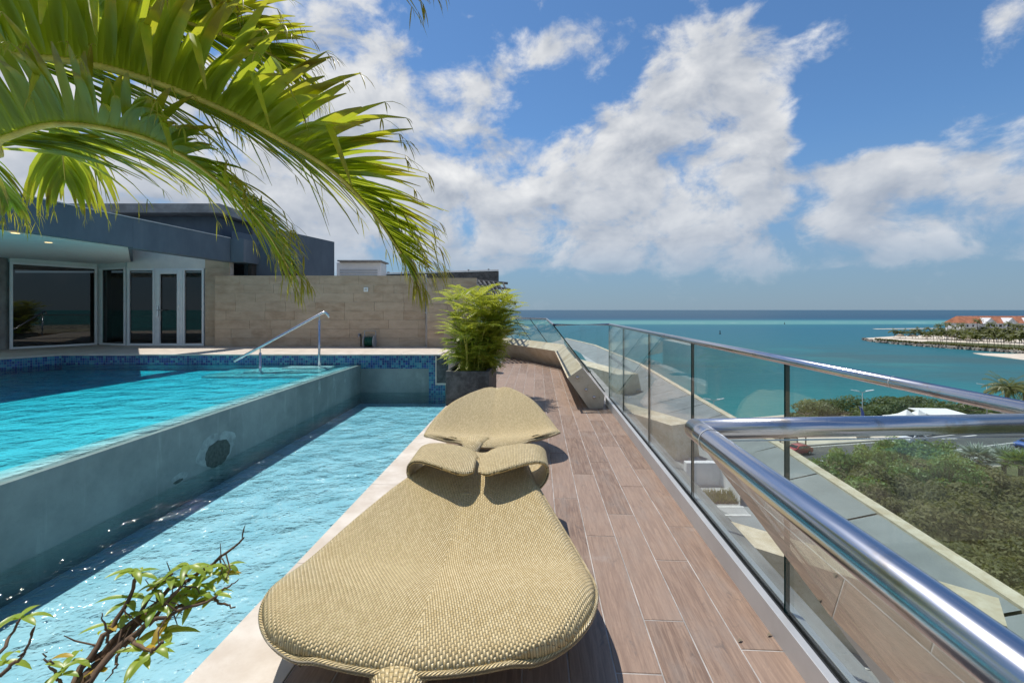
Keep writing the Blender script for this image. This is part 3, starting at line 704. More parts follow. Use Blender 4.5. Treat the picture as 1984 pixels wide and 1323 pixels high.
for i in range(8):
    f0 = (i+.5)/8; MB().box((a_.x+(b_.x-a_.x)*f0-.03, 16.96, a_.z+(a2.z-a_.z)*f0+.04), (a_.x+(b_.x-a_.x)*f0+.03, 17.1, a_.z+(a2.z-a_.z)*f0+.09)).build('clip', M['alu'], ps)
ns = thing('shade_canopy', at(950, 565, 15), 'dark lattice shade canopy sloping down behind the bushy palm', 'canopy')
for i in range(9):
    t0 = i/9
    pa, pb = at(898+t0*86, 541+t0*8, 15.5), at(925+t0*75, 566+t0*22, 14.2)
    MB().tube([pa, pb], .035, 6).build('slat', M['cement'], ns)
for t0 in (0, .33, .66, 1):
    pa, pb = at(898, 541, 15.5).lerp(at(925, 566, 14.2), t0), at(984, 549, 15.5).lerp(at(1000, 588, 14.2), t0)
    MB().tube([pa, pb], .045, 6).build('rafter', M['cement'], ns)
bs = thing('brace_pole', at(905, 575, 13), 'pair of pale slanting metal poles above the short travertine wall', 'poles')
MB().tube([at(880, 540, 12.8), at(909, 574, 12.2), at(930, 600, 11.9)], .022, 8).build('pole', M['alu'], bs)
MB().tube([at(912, 552, 13), at(922, 566, 12.7)], .02, 8).build('pole', M['alu'], bs)

# ============================================================ GRAB RAIL IN THE POOL
gr_ = thing('grab_rail', at(560, 700, 9.7), 'slanting stainless steel grab rail rising from the pool steps', 'handrail')
e0, e1 = at(453, 700, 9.2), at(625, 606, 10.05)
e2 = e1+Vector((.10, .02, -.03)); e3 = e1+Vector((.14, .03, -.10))
MB().tube([e0, e0.lerp(e1, .5), e1, e1+Vector((.06, .01, .005)), e2, e3], .027, 12).build('rail', M['steel'], gr_, smooth=True)
for px, py, t0 in ((501, 0, None), (618, 0, None)):
    t0 = (px-453)/(625-453); top = e0.lerp(e1, t0)
    MB().tube([(top.x, top.y, -.1), (top.x, top.y, top.z-.12)], .025, 12).build('post', M['steel'], gr_, smooth=True)
    MB().tube([(top.x, top.y, top.z-.119), (top.x, top.y, top.z)], .011, 8).build('post_pin', M['steel'], gr_)

# ============================================================ RAILINGS
def pane(name, quad, th, parent, joint=True):
    """a glass pane with green polished edges; quad is a planar polygon"""
    P = [Vector(p) for p in quad]; n = (P[1]-P[0]).cross(P[-1]-P[0]).normalized()
    k = len(P); V = [p+n*th/2 for p in P]+[p-n*th/2 for p in P]
    me = meshdata(name, V, [list(range(k)), list(range(k, 2*k))[::-1]]+[[(i+1) % k, i, k+i, k+(i+1) % k] for i in range(k)])
    me.materials.append(M['glass']); me.materials.append(M['glass_edge'])
    for i, f in enumerate(me.polygons): f.material_index = 0 if i < 2 else 1
    return link(name, me, None, parent)
RZ = 1.352; RR = .0205
rl = thing('glass_railing', dk(1.2, 4, 0), 'straight upright glass balustrade with round steel handrail along the deck edge', 'railing')
V0, V1 = .93, 7.78
MB().tube([dk(1.215, V0, RZ), dk(1.215, V0+2, RZ), dk(1.215, V1-.02, RZ)], RR, 20).build('handrail', M['steel'], rl, smooth=True)
for vv_ in (1.62, 4.4): MB().tube([dk(1.215, vv_, RZ), dk(1.215, vv_+.004, RZ)], RR+.0008, 20).build('handrail_joint', M['alu'], rl)
def bar(u0, u1, v0, v1, z0, z1, name, m, par, bev=0): return MB().hexa([dk(u0,v0,z0),dk(u1,v0,z0),dk(u1,v1,z0),dk(u0,v1,z0),dk(u0,v0,z1),dk(u1,v0,z1),dk(u1,v1,z1),dk(u0,v1,z1)]).build(name, m, par, bevel=bev)
bar(U_CH, 1.193, V0-.6, V1, -.01, .128, 'base_channel', M['alu'], rl, .0025); bar(1.237, 1.27, V0-.6, V1, -.02, .128, 'base_channel', M['alu'], rl, .0025)
bar(1.1935, 1.2045, V0-.6, V1, .05, .124, 'gasket', M['rubber'], rl); bar(1.2255, 1.2365, V0-.6, V1, .05, .124, 'gasket', M['rubber'], rl)
jv = [V0-.35, 2.29, 3.64, 5.02, 6.5, V1]
for a, c in zip(jv[:-1], jv[1:]):
    pane('glass_pane', [dk(1.215, a+.007, .06), dk(1.215, c-.007, .06), dk(1.215, c-.007, RZ-.004), dk(1.215, a+.007, RZ-.004)], .020, rl)
# ---- leaning guards on stone beams
SEC = [(.345, 0.), (.575, 0.), (.60, .21), (.24, .66), (.0, .486)]
def beam(name, label, path, outs, nj, mirror=False):
    """path: plan points of the inner top edge; outs: outward plan vectors"""
    t = thing(name, (path[0][0], path[0][1], 0), label, 'parapet')
    for (a, b2, oa, ob, k) in zip(path[:-1], path[1:], outs[:-1], outs[1:], nj):
        a, b2, oa, ob = Vector(a), Vector(b2), Vector(oa), Vector(ob)
        for i in range(k):
            f0, f1 = (i+.0015)/k, (i+1-.0015)/k
            p0_, p1_ = a.lerp(b2, f0), a.lerp(b2, f1); o0, o1 = oa.lerp(ob, f0), oa.lerp(ob, f1)
            V = [(*(p0_+o0*s), z) for s, z in SEC]+[(*(p1_+o1*s), z) for s, z in SEC]
            n5 = 5
            obj('stone_segment', V, [list(range(n5))[::-1], list(range(n5, 2*n5))]+[[j, (j+1) % n5, n5+(j+1) % n5, n5+j] for j in range(n5)], M['coral'], t)
    return t
B0 = Vector((.905, 7.42)); B1 = Vector((1.155, 12.3)); B2 = Vector((.30, 14.05)); B3 = Vector((-2.4, 18.6))
o_a = Vector((cT, -sT)); d2 = (B2-B1).normalized(); o_b = Vector((d2.y, -d2.x)); o_m = (o_a+o_b).normalized()*1.03
far_beam = beam('stone_parapet', 'leaning cream stone beam bending across the far end of the deck', [B0, B1, B2, B3], [o_a, o_m, o_b, o_b], [6, 4, 8])
for s_, z_ in ((.16, .5), (.30, .3), (.43, .18)):
    q = B0+o_a*s_; MB().lathe([(.024, 0), (.022, .008), (.012, .014)], (0, 0, 0), 12).build('bolt_cap', M['steel'], far_beam, local=False).matrix_basis = Matrix.Translation((q.x, q.y-.002, z_)) @ Matrix.Rotation(R(90), 4, 'X')
lg = thing('glass_railing', (1.0, 10, .5), 'far inward leaning glass balustrade bolted to the bent stone beam', 'railing')
def lean(Bp, o, s, z): q = Bp+o*s; return Vector((q.x, q.y, z))
GT, GB_ = (-.225, RZ), (.60, .27)
segs = [(B0, B1, o_a, o_m, 4), (B1, B2, o_m, o_b, 2), (B2, B3, o_b, o_b, 5)]
for a, b2, oa, ob, k in segs:
    for i in range(k):
        f0, f1 = (i+.004)/k, (i+1-.004)/k
        p0_, p1_ = a.lerp(b2, f0), a.lerp(b2, f1); o0, o1 = oa.lerp(ob, f0), oa.lerp(ob, f1)
        pane('glass_pane', [lean(p0_, o0, *GB_), lean(p1_, o1, *GB_), lean(p1_, o1, GT[0], RZ-.01), lean(p0_, o0, GT[0], RZ-.01)], .018, lg)
MB().tube([dk(1.215, V1-.018, RZ), lean(B0, o_a, -.225, RZ), lean(B1, o_m, -.225, RZ), lean(B2, o_b, -.225, RZ), lean(B3, o_b, -.225, RZ)], RR, 14).build('handrail', M['steel'], lg, auto=40)
e_ = lean(B0, o_a, -.215, RZ-.02); g_ = dk(1.2, V1+.02, RZ-.02)
pane('glass_pane', [e_, lean(B0, o_a, .50, .42), Vector((g_.x, e_.y, .1)), Vector((g_.x, e_.y, RZ-.02))], .016, lg)
for i in range(26):                               # row of small steel clips along the foot of the leaning glass
    f0 = (i+.5)/26; q = lean(B0.lerp(B1, f0), o_a.lerp(o_m, f0), .36, .585); MB().box((q.x-.03, q.y-.02, q.z-.02), (q.x+.03, q.y+.02, q.z+.02)).build('clip', M['steel'], lg)
# ---- near guard round the photographer's corner
Cn = on(1347, 831, RZ)
ng = thing('glass_railing', (Cn.x, Cn.y, 0), 'nearest leaning glass guard with two thick steel handrails meeting at a corner', 'railing')
dv = Vector((sT, cT)); ov = Vector((cT, -sT))
nb = Cn.xy+ov*.225
A1 = Cn.xy-dv*2.4
endB = on(1984, 820, RZ); dB = (endB-Cn); endB2 = Cn+dB*1.16
RN = .0215
cor = [Vector((A1.x, A1.y, RZ)), Vector((Cn.x, Cn.y, RZ))-Vector((dv.x, dv.y, 0))*.05, Vector((Cn.x, Cn.y, RZ))]
MB().tube(cor, RN, 28).build('handrail', M['steel'], ng, smooth=True)
MB().tube([Cn+Vector((dv.x, dv.y, 0))*-.0+Vector((.002, 0, 0)), Cn.lerp(endB2, .5), endB2], RN*.98, 28).build('handrail', M['steel'], ng, smooth=True)
sph = [(RN*math.sin(math.pi*i/10), -RN*math.cos(math.pi*i/10)) for i in range(1, 10)]
MB().lathe([(r*1.0, z) for r, z in sph], tuple(Cn), 24).build('handrail_knuckle', M['steel'], ng, smooth=True)
jc = Cn-Vector((dv.x, dv.y, 0))*.085
MB().tube([jc, jc+Vector((dv.x, dv.y, 0))*.003], RN+.0007, 28).build('handrail_joint', M['alu'], ng)
def ln(p, s, z): q = p+ov*s; return Vector((q.x, q.y, z))
Pn = Cn.xy+dv*0.005
SL = .745
pane('glass_pane', [ln(Pn, (RZ-.30)*SL, .30), ln(A1, (RZ-.30)*SL, .30), ln(A1, .012, RZ-.016), ln(Pn, .012, RZ-.016)], .017, ng)
qb = Cn.xy+ov*.03+dv*.02; qe = endB2.xy-ov*.03
pane('glass_pane', [Vector((qb.x+.015, qb.y, RZ-.03)), ln(qb, (RZ-.40)*SL, .40), Vector((qe.x, qe.y, .2)), Vector((qe.x, qe.y, RZ-.03))], .016, ng)
beam('stone_parapet', 'cream stone beam under the nearest leaning glass guard', [tuple(nb-dv*.03), tuple(nb-dv*2.4)], [ov, ov], [3])
# ============================================================ LOUNGERS
def interp(tab, x):
    """smooth curve through the points of a table"""
    n = len(tab)
    if x <= tab[0][0]: return tab[0][1]
    if x >= tab[-1][0]: return tab[-1][1]
    def slope(i):
        if i == 0: return (tab[1][1]-tab[0][1])/(tab[1][0]-tab[0][0])
        if i == n-1: return (tab[-1][1]-tab[-2][1])/(tab[-1][0]-tab[-2][0])
        return (tab[i+1][1]-tab[i-1][1])/(tab[i+1][0]-tab[i-1][0])
    for i in range(n-1):
        a, p = tab[i]; c, q = tab[i+1]
        if x <= c:
            h = c-a; t = (x-a)/h; m0, m1 = slope(i)*h, slope(i+1)*h
            return p*(2*t**3-3*t*t+1)+m0*(t**3-2*t*t+t)+q*(-2*t**3+3*t*t)+m1*(t**3-t*t)
def lounger_body(wtab, ztab, length, ctab, ns=70, ntt=44, rim=.05, dish=.03, lift=None, bow=.06):
    V = []; UV = []; Fc = []
    for i in range(ns+1):
        s = i/ns; s2 = (1-math.cos(math.pi*min(1, s*1.0)))/2*.35+s*.65
        v = s2*length
        wd = interp(wtab, v); cx = interp(ctab, v)
        for j in range(ntt+1):
            t = -1+2*j/ntt; t2 = math.sin(t*math.pi/2)*.35+t*.65
            x = t2*wd
            # blunt rounded foot end
            a = abs(t2)
            z = interp(ztab, v) + dish*a*a*min(1, wd/.5) - rim*max(0, (a-.86)/.14)**2.4
            crease = -.012*math.exp(-(x/.06)**2)*min(1, max(0, (v-.1)/.3)); z += crease
            if lift: z += lift(x/ max(wd, .05), v)
            z -= rim*.6*max(0, 1-v/.07)**2.2
            V.append((cx+x, v+bow*a*a*max(0, 1-v/(length*.75))**2, z))
            sg = 1 if x >= 0 else -1; ang = R(13)
            UV.append((abs(x)*math.cos(ang)+v*math.sin(ang)+.5, v*math.cos(ang)-abs(x)*math.sin(ang)+2))
    for i in range(ns):
        for j in range(ntt):
            q = i*(ntt+1)+j; Fc.append([q, q+1, q+ntt+2, q+ntt+1])
    return V, Fc, UV
def add_body(t, name, V, Fc, UV, th=.035, close=False):
    o = obj(name, V, Fc, M['weave'], t, UV, True, True)
    m = o.modifiers.new('thickness', 'SOLIDIFY'); m.thickness = th; m.offset = -1; m.use_even_offset = False
    # closed lining inside the weave
    V2 = [(v[0]*.992, v[1], v[2]-.012) for v in V]
    o2 = obj('lining', V2, Fc, M['weave_in'], t, UV, True, True); o2.modifiers.new('thickness', 'SOLIDIFY').thickness = .01; 
    o2.modifiers[0].offset = -1
    # rolled woven edge binding
    nt1 = 45; ns1 = len(V)//nt1; loop = [V[i*nt1] for i in range(ns1-1, -1, -1)]+[V[j] for j in range(1, nt1)]+[V[i*nt1+nt1-1] for i in range(1, ns1)]
    if close: loop += [V[(ns1-1)*nt1+j] for j in range(nt1-2, 0, -4)]+[loop[0]]
    P = [Vector(v)+Vector((0, 0, -.012)) for v in loop]; P = [p for i, p in enumerate(P) if i == 0 or (p-P[i-1]).length > .004]
    for _ in range(8): P = [P[0]]+[P[i]*.5+(P[i-1]+P[i+1])*.25 for i in range(1, len(P)-1)]+[P[-1]]
    TV = MB().tube(P, .015, 10, False); k = 10; L_ = 0; UV2 = []
    for i in range(len(P)):
        if i: L_ += (P[i]-P[i-1]).length
        UV2 += [(L_*.7+j*.0088, j*.0145+L_*.7) for j in range(k)]
    obj('edge_binding', TV.V, TV.F, M['weave'], t, UV2, True, True)
    return o
def stem(t, path, radii, name='stem_leg'):
    P = smooth_path(path, 22); n = len(P)
    V = []; UV = []; Fc = []; k = 26
    rt = [(i/(len(radii)-1), r) for i, r in enumerate(radii)]
    s = 0
    for i, p in enumerate(P):
        tg = (P[min(i+1, n-1)]-P[max(i-1, 0)]).normalized(); u_ = Vector((1, 0, 0)); v_ = tg.cross(u_).normalized()
        if i: s += (P[i]-P[i-1]).length
        rx, ry = [interp([(a, r[c]) for a, r in rt], i/(n-1)) for c in (0, 1)]
        for j in range(k+1):
            a = 2*math.pi*j/k; V.append(p+u_*math.cos(a)*rx+v_*math.sin(a)*ry); UV.append((a/(2*math.pi)*.42, s))
    for i in range(n-1):
        for j in range(k): q = i*(k+1)+j; Fc.append([q, q+1, q+k+2, q+k+1])
    return obj(name, V, Fc, M['weave'], t, UV, True, True)
# near lounger -------------------------------------------------
l1 = thing('sun_lounger', (-.37, 1.665, 0), 'leaf shaped woven beige sun lounger in front with two curled headrests', 'sun lounger', 'woven leaf loungers on the deck', rz=-R(1.0))
WT = [(0, .44), (.05, .565), (.12, .64), (.24, .71), (.40, .75), (.6, .765), (.85, .745), (1.1, .675), (1.35, .57), (1.6, .45), (1.95, .32)]
ZT = [(0, .305), (.15, .335), (.35, .335), (.55, .295), (.75, .25), (.95, .25), (1.2, .30), (1.5, .385), (1.8, .455), (1.95, .48)]
CT = [(0, 0.), (1.2, -.0), (1.95, .10)]
V, Fc, UV = lounger_body(WT, ZT, 1.95, CT)
add_body(l1, 'leaf_shell', V, Fc, UV)
stem(l1, [(-.05, .16, .262), (-.05, .03, .25), (-.04, -.06, .2), (-.04, -.10, .08), (-.04, -.11, .0)], [(.2, .01), (.12, .04), (.075, .06), (.07, .06), (.075, .065)])
for s_ in (-1, 1):
    MB().tube([(s_*.3, .9, .2), (s_*.32, .9, .0)], .02, 8).build('leg', M['alu'], l1, local=True)
def wing(t, side):
    # sheet that leaves the body, rises on the outside and curls over towards the middle
    prof = [(.02, .35), (.22, .335), (.36, .335), (.45, .38), (.485, .45), (.465, .515), (.40, .55), (.30, .555), (.18, .545), (.07, .53), (.005, .515)]
    hw = [.34, .33, .28, .22, .185, .18, .20, .235, .265, .26, .15]
    vc = [1.75, 1.75, 1.75, 1.75, 1.74, 1.72, 1.70, 1.68, 1.65, 1.62, 1.60]
    n = 40; V = []; UV = []; Fc = []; m_ = 18; L_ = 0; last = None
    P = smooth_path([(a, c, 0) for a, c in prof], n); H = smooth_path([(h, v, 0) for h, v in zip(hw, vc)], n)
    for i in range(n+1):
        x, z = P[i].x, P[i].y; h, v = max(H[i].x, .012), H[i].y
        if last is not None: L_ += (Vector((x, z))-last).length
        last = Vector((x, z))
        for j in range(m_+1):
            q = -1+2*j/m_
            k_ = .035*(q*q) * max(0, (i/n-.45))*1.6
            V.append((.10+side*(x+.012), v+q*h, z-k_)); UV.append((L_+(5 if side > 0 else 8), q*h+1))
    for i in range(n):
        for j in range(m_): q = i*(m_+1)+j; Fc.append([q, q+1, q+m_+2, q+m_+1] if side < 0 else [q+m_+1, q+m_+2, q+1, q])
    o = obj('headrest', V, Fc, M['weave'], t, UV, True, True); m = o.modifiers.new('thickness', 'SOLIDIFY'); m.thickness = .02; m.offset = 0
    o2 = obj('lining', [tuple(v) for v in V], Fc, M['weave_in'], o, UV, True, True); m = o2.modifiers.new('thickness', 'SOLIDIFY'); m.thickness = .008; m.offset = 0
wing(l1, -1); wing(l1, 1)
# far lounger --------------------------------------------------
l2 = thing('sun_lounger', (-.17, 4.62, 0), 'smaller looking woven beige leaf lounger behind, beside the charcoal planter', 'sun lounger', 'woven leaf loungers on the deck', rz=R(5))
WT2 = [(0, .46), (.05, .58), (.12, .66), (.24, .725), (.4, .74), (.6, .71), (.8, .62), (.98, .50), (1.12, .37), (1.22, .25), (1.30, .15), (1.34, .08)]
ZT2 = [(0, .23), (.15, .245), (.35, .215), (.5, .215), (.65, .265), (.85, .37), (1.05, .475), (1.25, .565), (1.34, .585)]
V, Fc, UV = lounger_body(WT2, ZT2, 1.34, [(0, 0), (.8, 0), (1.34, .10)], dish=.06, rim=.03, bow=.13)
add_body(l2, 'leaf_shell', V, Fc, UV, close=True)
stem(l2, [(-.22, .18, .25), (-.23, .03, .225), (-.24, -.06, .15), (-.24, -.09, .05), (-.24, -.09, 0)], [(.17, .025), (.10, .04), (.065, .05), (.06, .05), (.065, .055)])
for s_ in (-1, 1): MB().tube([(s_*.3, .8, .25), (s_*.32, .8, .0)], .02, 8).build('leg', M['alu'], l2, local=True)
MB().tube([(-.05, 1.0, .4), (-.05, 1.1, .0)], .02, 8).build('leg', M['alu'], l2, local=True)

# ============================================================ PLANTER WITH BUSHY PALM
pl = thing('planter', dk(-1.16, 8.4, 0), 'tall square charcoal cement planter at the end of the channel', 'planter')
ua, ub, va, vb, zt_ = -1.525, -.80, 7.52, 8.9, .575
def pbox(u0, u1, v0, v1, z0, z1, nm, m, bev=.0): return bar(u0, u1, v0, v1, z0, z1, nm, m, pl, bev)
pbox(ua, ub, va, va+.06, .003, zt_, 'front_side', M['cement'], .006); pbox(ua, ub, vb-.06, vb, .003, zt_, 'back_side', M['cement'], .006)
pbox(ua, ua+.06, va+.0605, vb-.0605, .003, zt_, 'side', M['cement'], .006); pbox(ub-.06, ub, va+.0605, vb-.0605, .003, zt_, 'side', M['cement'], .006)
pbox(ua+.0605, ub-.0605, va+.0605, vb-.0605, .02, zt_-.10, 'soil', M['soil'])
def leafblade(V, Fc, UV, p, d, ln_, wd, droop, nseg=4, up=Vector((0, 0, 1)), fold=.25):
    d = Vector(d).normalized(); s = d.cross(up)
    if s.length < 1e-3: s = Vector((1, 0, 0))
    s.normalize(); k = len(V); q = Vector(p)
    for i in range(nseg+1):
        t = i/nseg; w_ = wd*(math.sin(math.pi*min(1, (t*.86+.14)))**.8 if t < 1 else .03)
        nn = s.cross(d).normalized()
        V += [q-s*w_/2+nn*w_*fold, q, q+s*w_/2+nn*w_*fold]; UV += [(0, t), (.5, t), (1, t)]
        d = (d+Vector((0, 0, -droop/nseg))).normalized(); q = q+d*ln_/nseg
    for i in range(nseg):
        a = k+i*3; Fc += [[a, a+1, a+4, a+3], [a+1, a+2, a+5, a+4]]
rr = random.Random(4)
bp = thing('bushy_palm', dk(-1.16, 8.2, .48), 'bushy yellow green palm with fine feathery leaves growing in the charcoal planter', 'plant')
base = dk(-1.16, 8.2, .46)
canes = MB()
tips = []
for i in range(64):
    a = rr.uniform(0, 2*math.pi); r = rr.uniform(.02, .26); x0 = base+Vector((math.cos(a)*r*.9, math.sin(a)*r*1.6, 0))
    lean_ = Vector((math.cos(a)*rr.uniform(.05, .42)+.10, math.sin(a)*rr.uniform(.1, .5), 0)); h = rr.uniform(.5, 1.38)
    pts = smooth_path([x0, x0+Vector((lean_.x*.3, lean_.y*.3, h*.55)), x0+Vector((lean_.x, lean_.y, h))], 6); canes.tube(pts, [.012-.0012*j for j in range(7)], 5, False); tips.append(pts)
canes.build('stem', M['rachis'], bp)
for part_i, (mm, sel) in enumerate((('areca', 0), ('areca2', 1))):
    V, Fc, UV = [], [], []
    for pts in tips:
        for j in range(1, 7):
            q = pts[j]
            for n_ in range(2 if j < 6 else 4):
                if (rr.random() < .22) != (sel == 1): continue
                a = rr.uniform(0, 2*math.pi); d = Vector((math.cos(a), math.sin(a), rr.uniform(.4, 1.5) if j > 3 else rr.uniform(.0, 1.0))).normalized()
                rl_ = rr.uniform(.26, .46); c = q.copy(); dd = d.copy()
                for e in range(8):                       # a feathery leaf: short midrib with fine leaflets on both sides
                    c = c+dd*rl_/9; dd = (dd+Vector((0, 0, -.10))).normalized(); sd_ = dd.cross(Vector((0, 0, 1)))
                    if sd_.length < .05: sd_ = Vector((1, 0, 0))
                    sd_.normalize()
                    for ss in (-1, 1):
                        leafblade(V, Fc, UV, c, sd_*ss*.8+dd*.75+Vector((0, 0, .15)), rr.uniform(.11, .20), rr.uniform(.017, .027), .25, 2)
    obj('foliage', V, Fc, M[mm], bp, UV, False)
print('areca done')

# ============================================================ FLOWERING SHRUB, LOWER LEFT
sh = thing('leafy_shrub', (-1.0, .55, .4), 'straggly woody shrub with whorled green leaves at the lower left corner', 'shrub')
rr = random.Random(11)
KS = .64
def px3(px, py, y): return at(px, py, y*KS)
D1 = .95
trunks = [
    ([(130, 1360, .80), (200, 1270, .9), (290, 1185, .95), (350, 1150, 1.0), (400, 1110, 1.02)], .009, .003),
    ([(120, 1350, .82), (180, 1260, .88), (230, 1200, .92), (262, 1130, .95), (258, 1112, .95)], .007, .002),
    ([(150, 1350, .80), (240, 1240, .88), (330, 1190, .92), (420, 1155, .97)], .007, .002),
    ([(160, 1340, .82), (250, 1225, .92), (320, 1150, .98), (400, 1100, 1.02), (440, 1070, 1.05), (470, 1042, 1.06)], .0065, .002),
    ([(240, 1250, .9), (300, 1195, .93), (345, 1140, .95), (360, 1110, .95)], .005, .002),
    ([(250, 1240, .88), (290, 1258, .85), (320, 1240, .84)], .004, .002),
    ([(330, 1180, .95), (400, 1160, .98), (430, 1172, .98), (455, 1176, .98)], .004, .0015),
    ([(410, 1160, .98), (435, 1140, 1.0), (460, 1122, 1.0)], .003, .001),
    ([(210, 1255, .88), (205, 1210, .88), (195, 1190, .88)], .003, .001),
    ([(120, 1330, .8), (100, 1290, .8), (85, 1262, .8)], .003, .001),
    ([(230, 1260, .86), (225, 1290, .84), (205, 1315, .83)], .003, .001),
    ([(60, 1900, .72), (90, 1600, .76), (130, 1360, .80)], .013, .009),
    ([(-40, 1300, .75), (0, 1270, .8), (25, 1220, .84), (42, 1195, .85)], .004, .0015),
    ([(-40, 1330, .72), (20, 1290, .75), (45, 1265, .76), (62, 1232, .77)], .004, .0015),
    ([(180, 1280, .88), (260, 1200, .92), (310, 1130, .96), (330, 1115, .97)], .005, .002)]
for P, ra, rb in trunks:
    pts = smooth_path([px3(*p) for p in P], 14)
    pts = [p+Vector((rr.uniform(-1, 1), rr.uniform(-1, 1), rr.uniform(-1, 1)))*.0022 for p in pts]
    MB().tube(pts, [(ra+(rb-ra)*i/14)*KS for i in range(15)], 6).build('branch', M['twig'], sh, smooth=True)
for i in range(34):                          # dry twiglets
    P, ra, rb = trunks[rr.randrange(0, 5)]
    pts = smooth_path([px3(*p) for p in P], 14); q = pts[rr.randrange(2, 12)]
    e = q+Vector((rr.uniform(-.05, .05), rr.uniform(-.05, .05), rr.uniform(-.05, .07)))*KS
    MB().tube([q, q.lerp(e, .5)+Vector((rr.uniform(-1, 1), 0, rr.uniform(-1, 1)))*.008, e], [.0011, .0009, .0005], 5).build('twig', M['twig'], sh)
def whorl(px, py, y, n, size, yellow=0, tilt=.35):
    c = px3(px, py, y); a0 = rr.uniform(0, 6); size *= KS
    for i in range(n):
        a = a0+i*2*math.pi/n+rr.uniform(-.3, .3); d = Vector((math.cos(a), math.sin(a)*.9, rr.uniform(-.15, .9)*tilt+.15))
        V, Fc, UV = [], [], []
        leafblade(V, Fc, UV, c+Vector((0, 0, rr.uniform(-.006, .006))), d, size*rr.uniform(.75, 1.15), size*.30, rr.uniform(.5, 1.3), 5, fold=.18)
        obj('leaf', V, Fc, M['shrub_leaf_y'] if rr.random() < yellow else M['shrub_leaf'], sh, UV, True)
for (px, py, y, n, s) in ((258, 1112, .95, 7, .048), (248, 1165, .95, 6, .05), (330, 1120, .97, 6, .05), (362, 1100, .98, 7, .05), (402, 1105, 1.02, 7, .05), (440, 1100, 1.05, 6, .045), (430, 1118, 1.03, 5, .05),
                          (345, 1160, .96, 7, .055), (380, 1160, .97, 6, .05), (318, 1222, .92, 6, .06), (300, 1180, .93, 5, .05), (275, 1265, .86, 6, .05), (250, 1195, .93, 5, .05), (212, 1215, .92, 5, .045), (415, 1150, .98, 5, .045), (300, 1140, .95, 5, .045),
                          (120, 1300, .8, 6, .04), (42, 1190, .86, 6, .045), (5, 1285, .76, 5, .045), (300, 1255, .85, 4, .045), (140, 1280, .83, 4, .04), (385, 1130, 1.0, 5, .045)):
    whorl(px, py, y, n, s, .05)
for (px, py, y) in ((330, 1190, .93), (425, 1110, 1.03), (205, 1290, .84), (285, 1150, .95)): whorl(px, py, y, 1, .055, 1.)
V, Fc, UV = [], [], []; q = px3(470, 1042, 1.06); leafblade(V, Fc, UV, q, (.2, 0, 1), .022, .005, .1, 3); obj('bud', V, Fc, M['twig'], sh, UV, True)
q = px3(62, 1232, .77); V, Fc, UV = [], [], []; leafblade(V, Fc, UV, q, (.3, 0, 1), .013, .005, .1, 3); obj('bud', V, Fc, M['twig'], sh, UV, True)

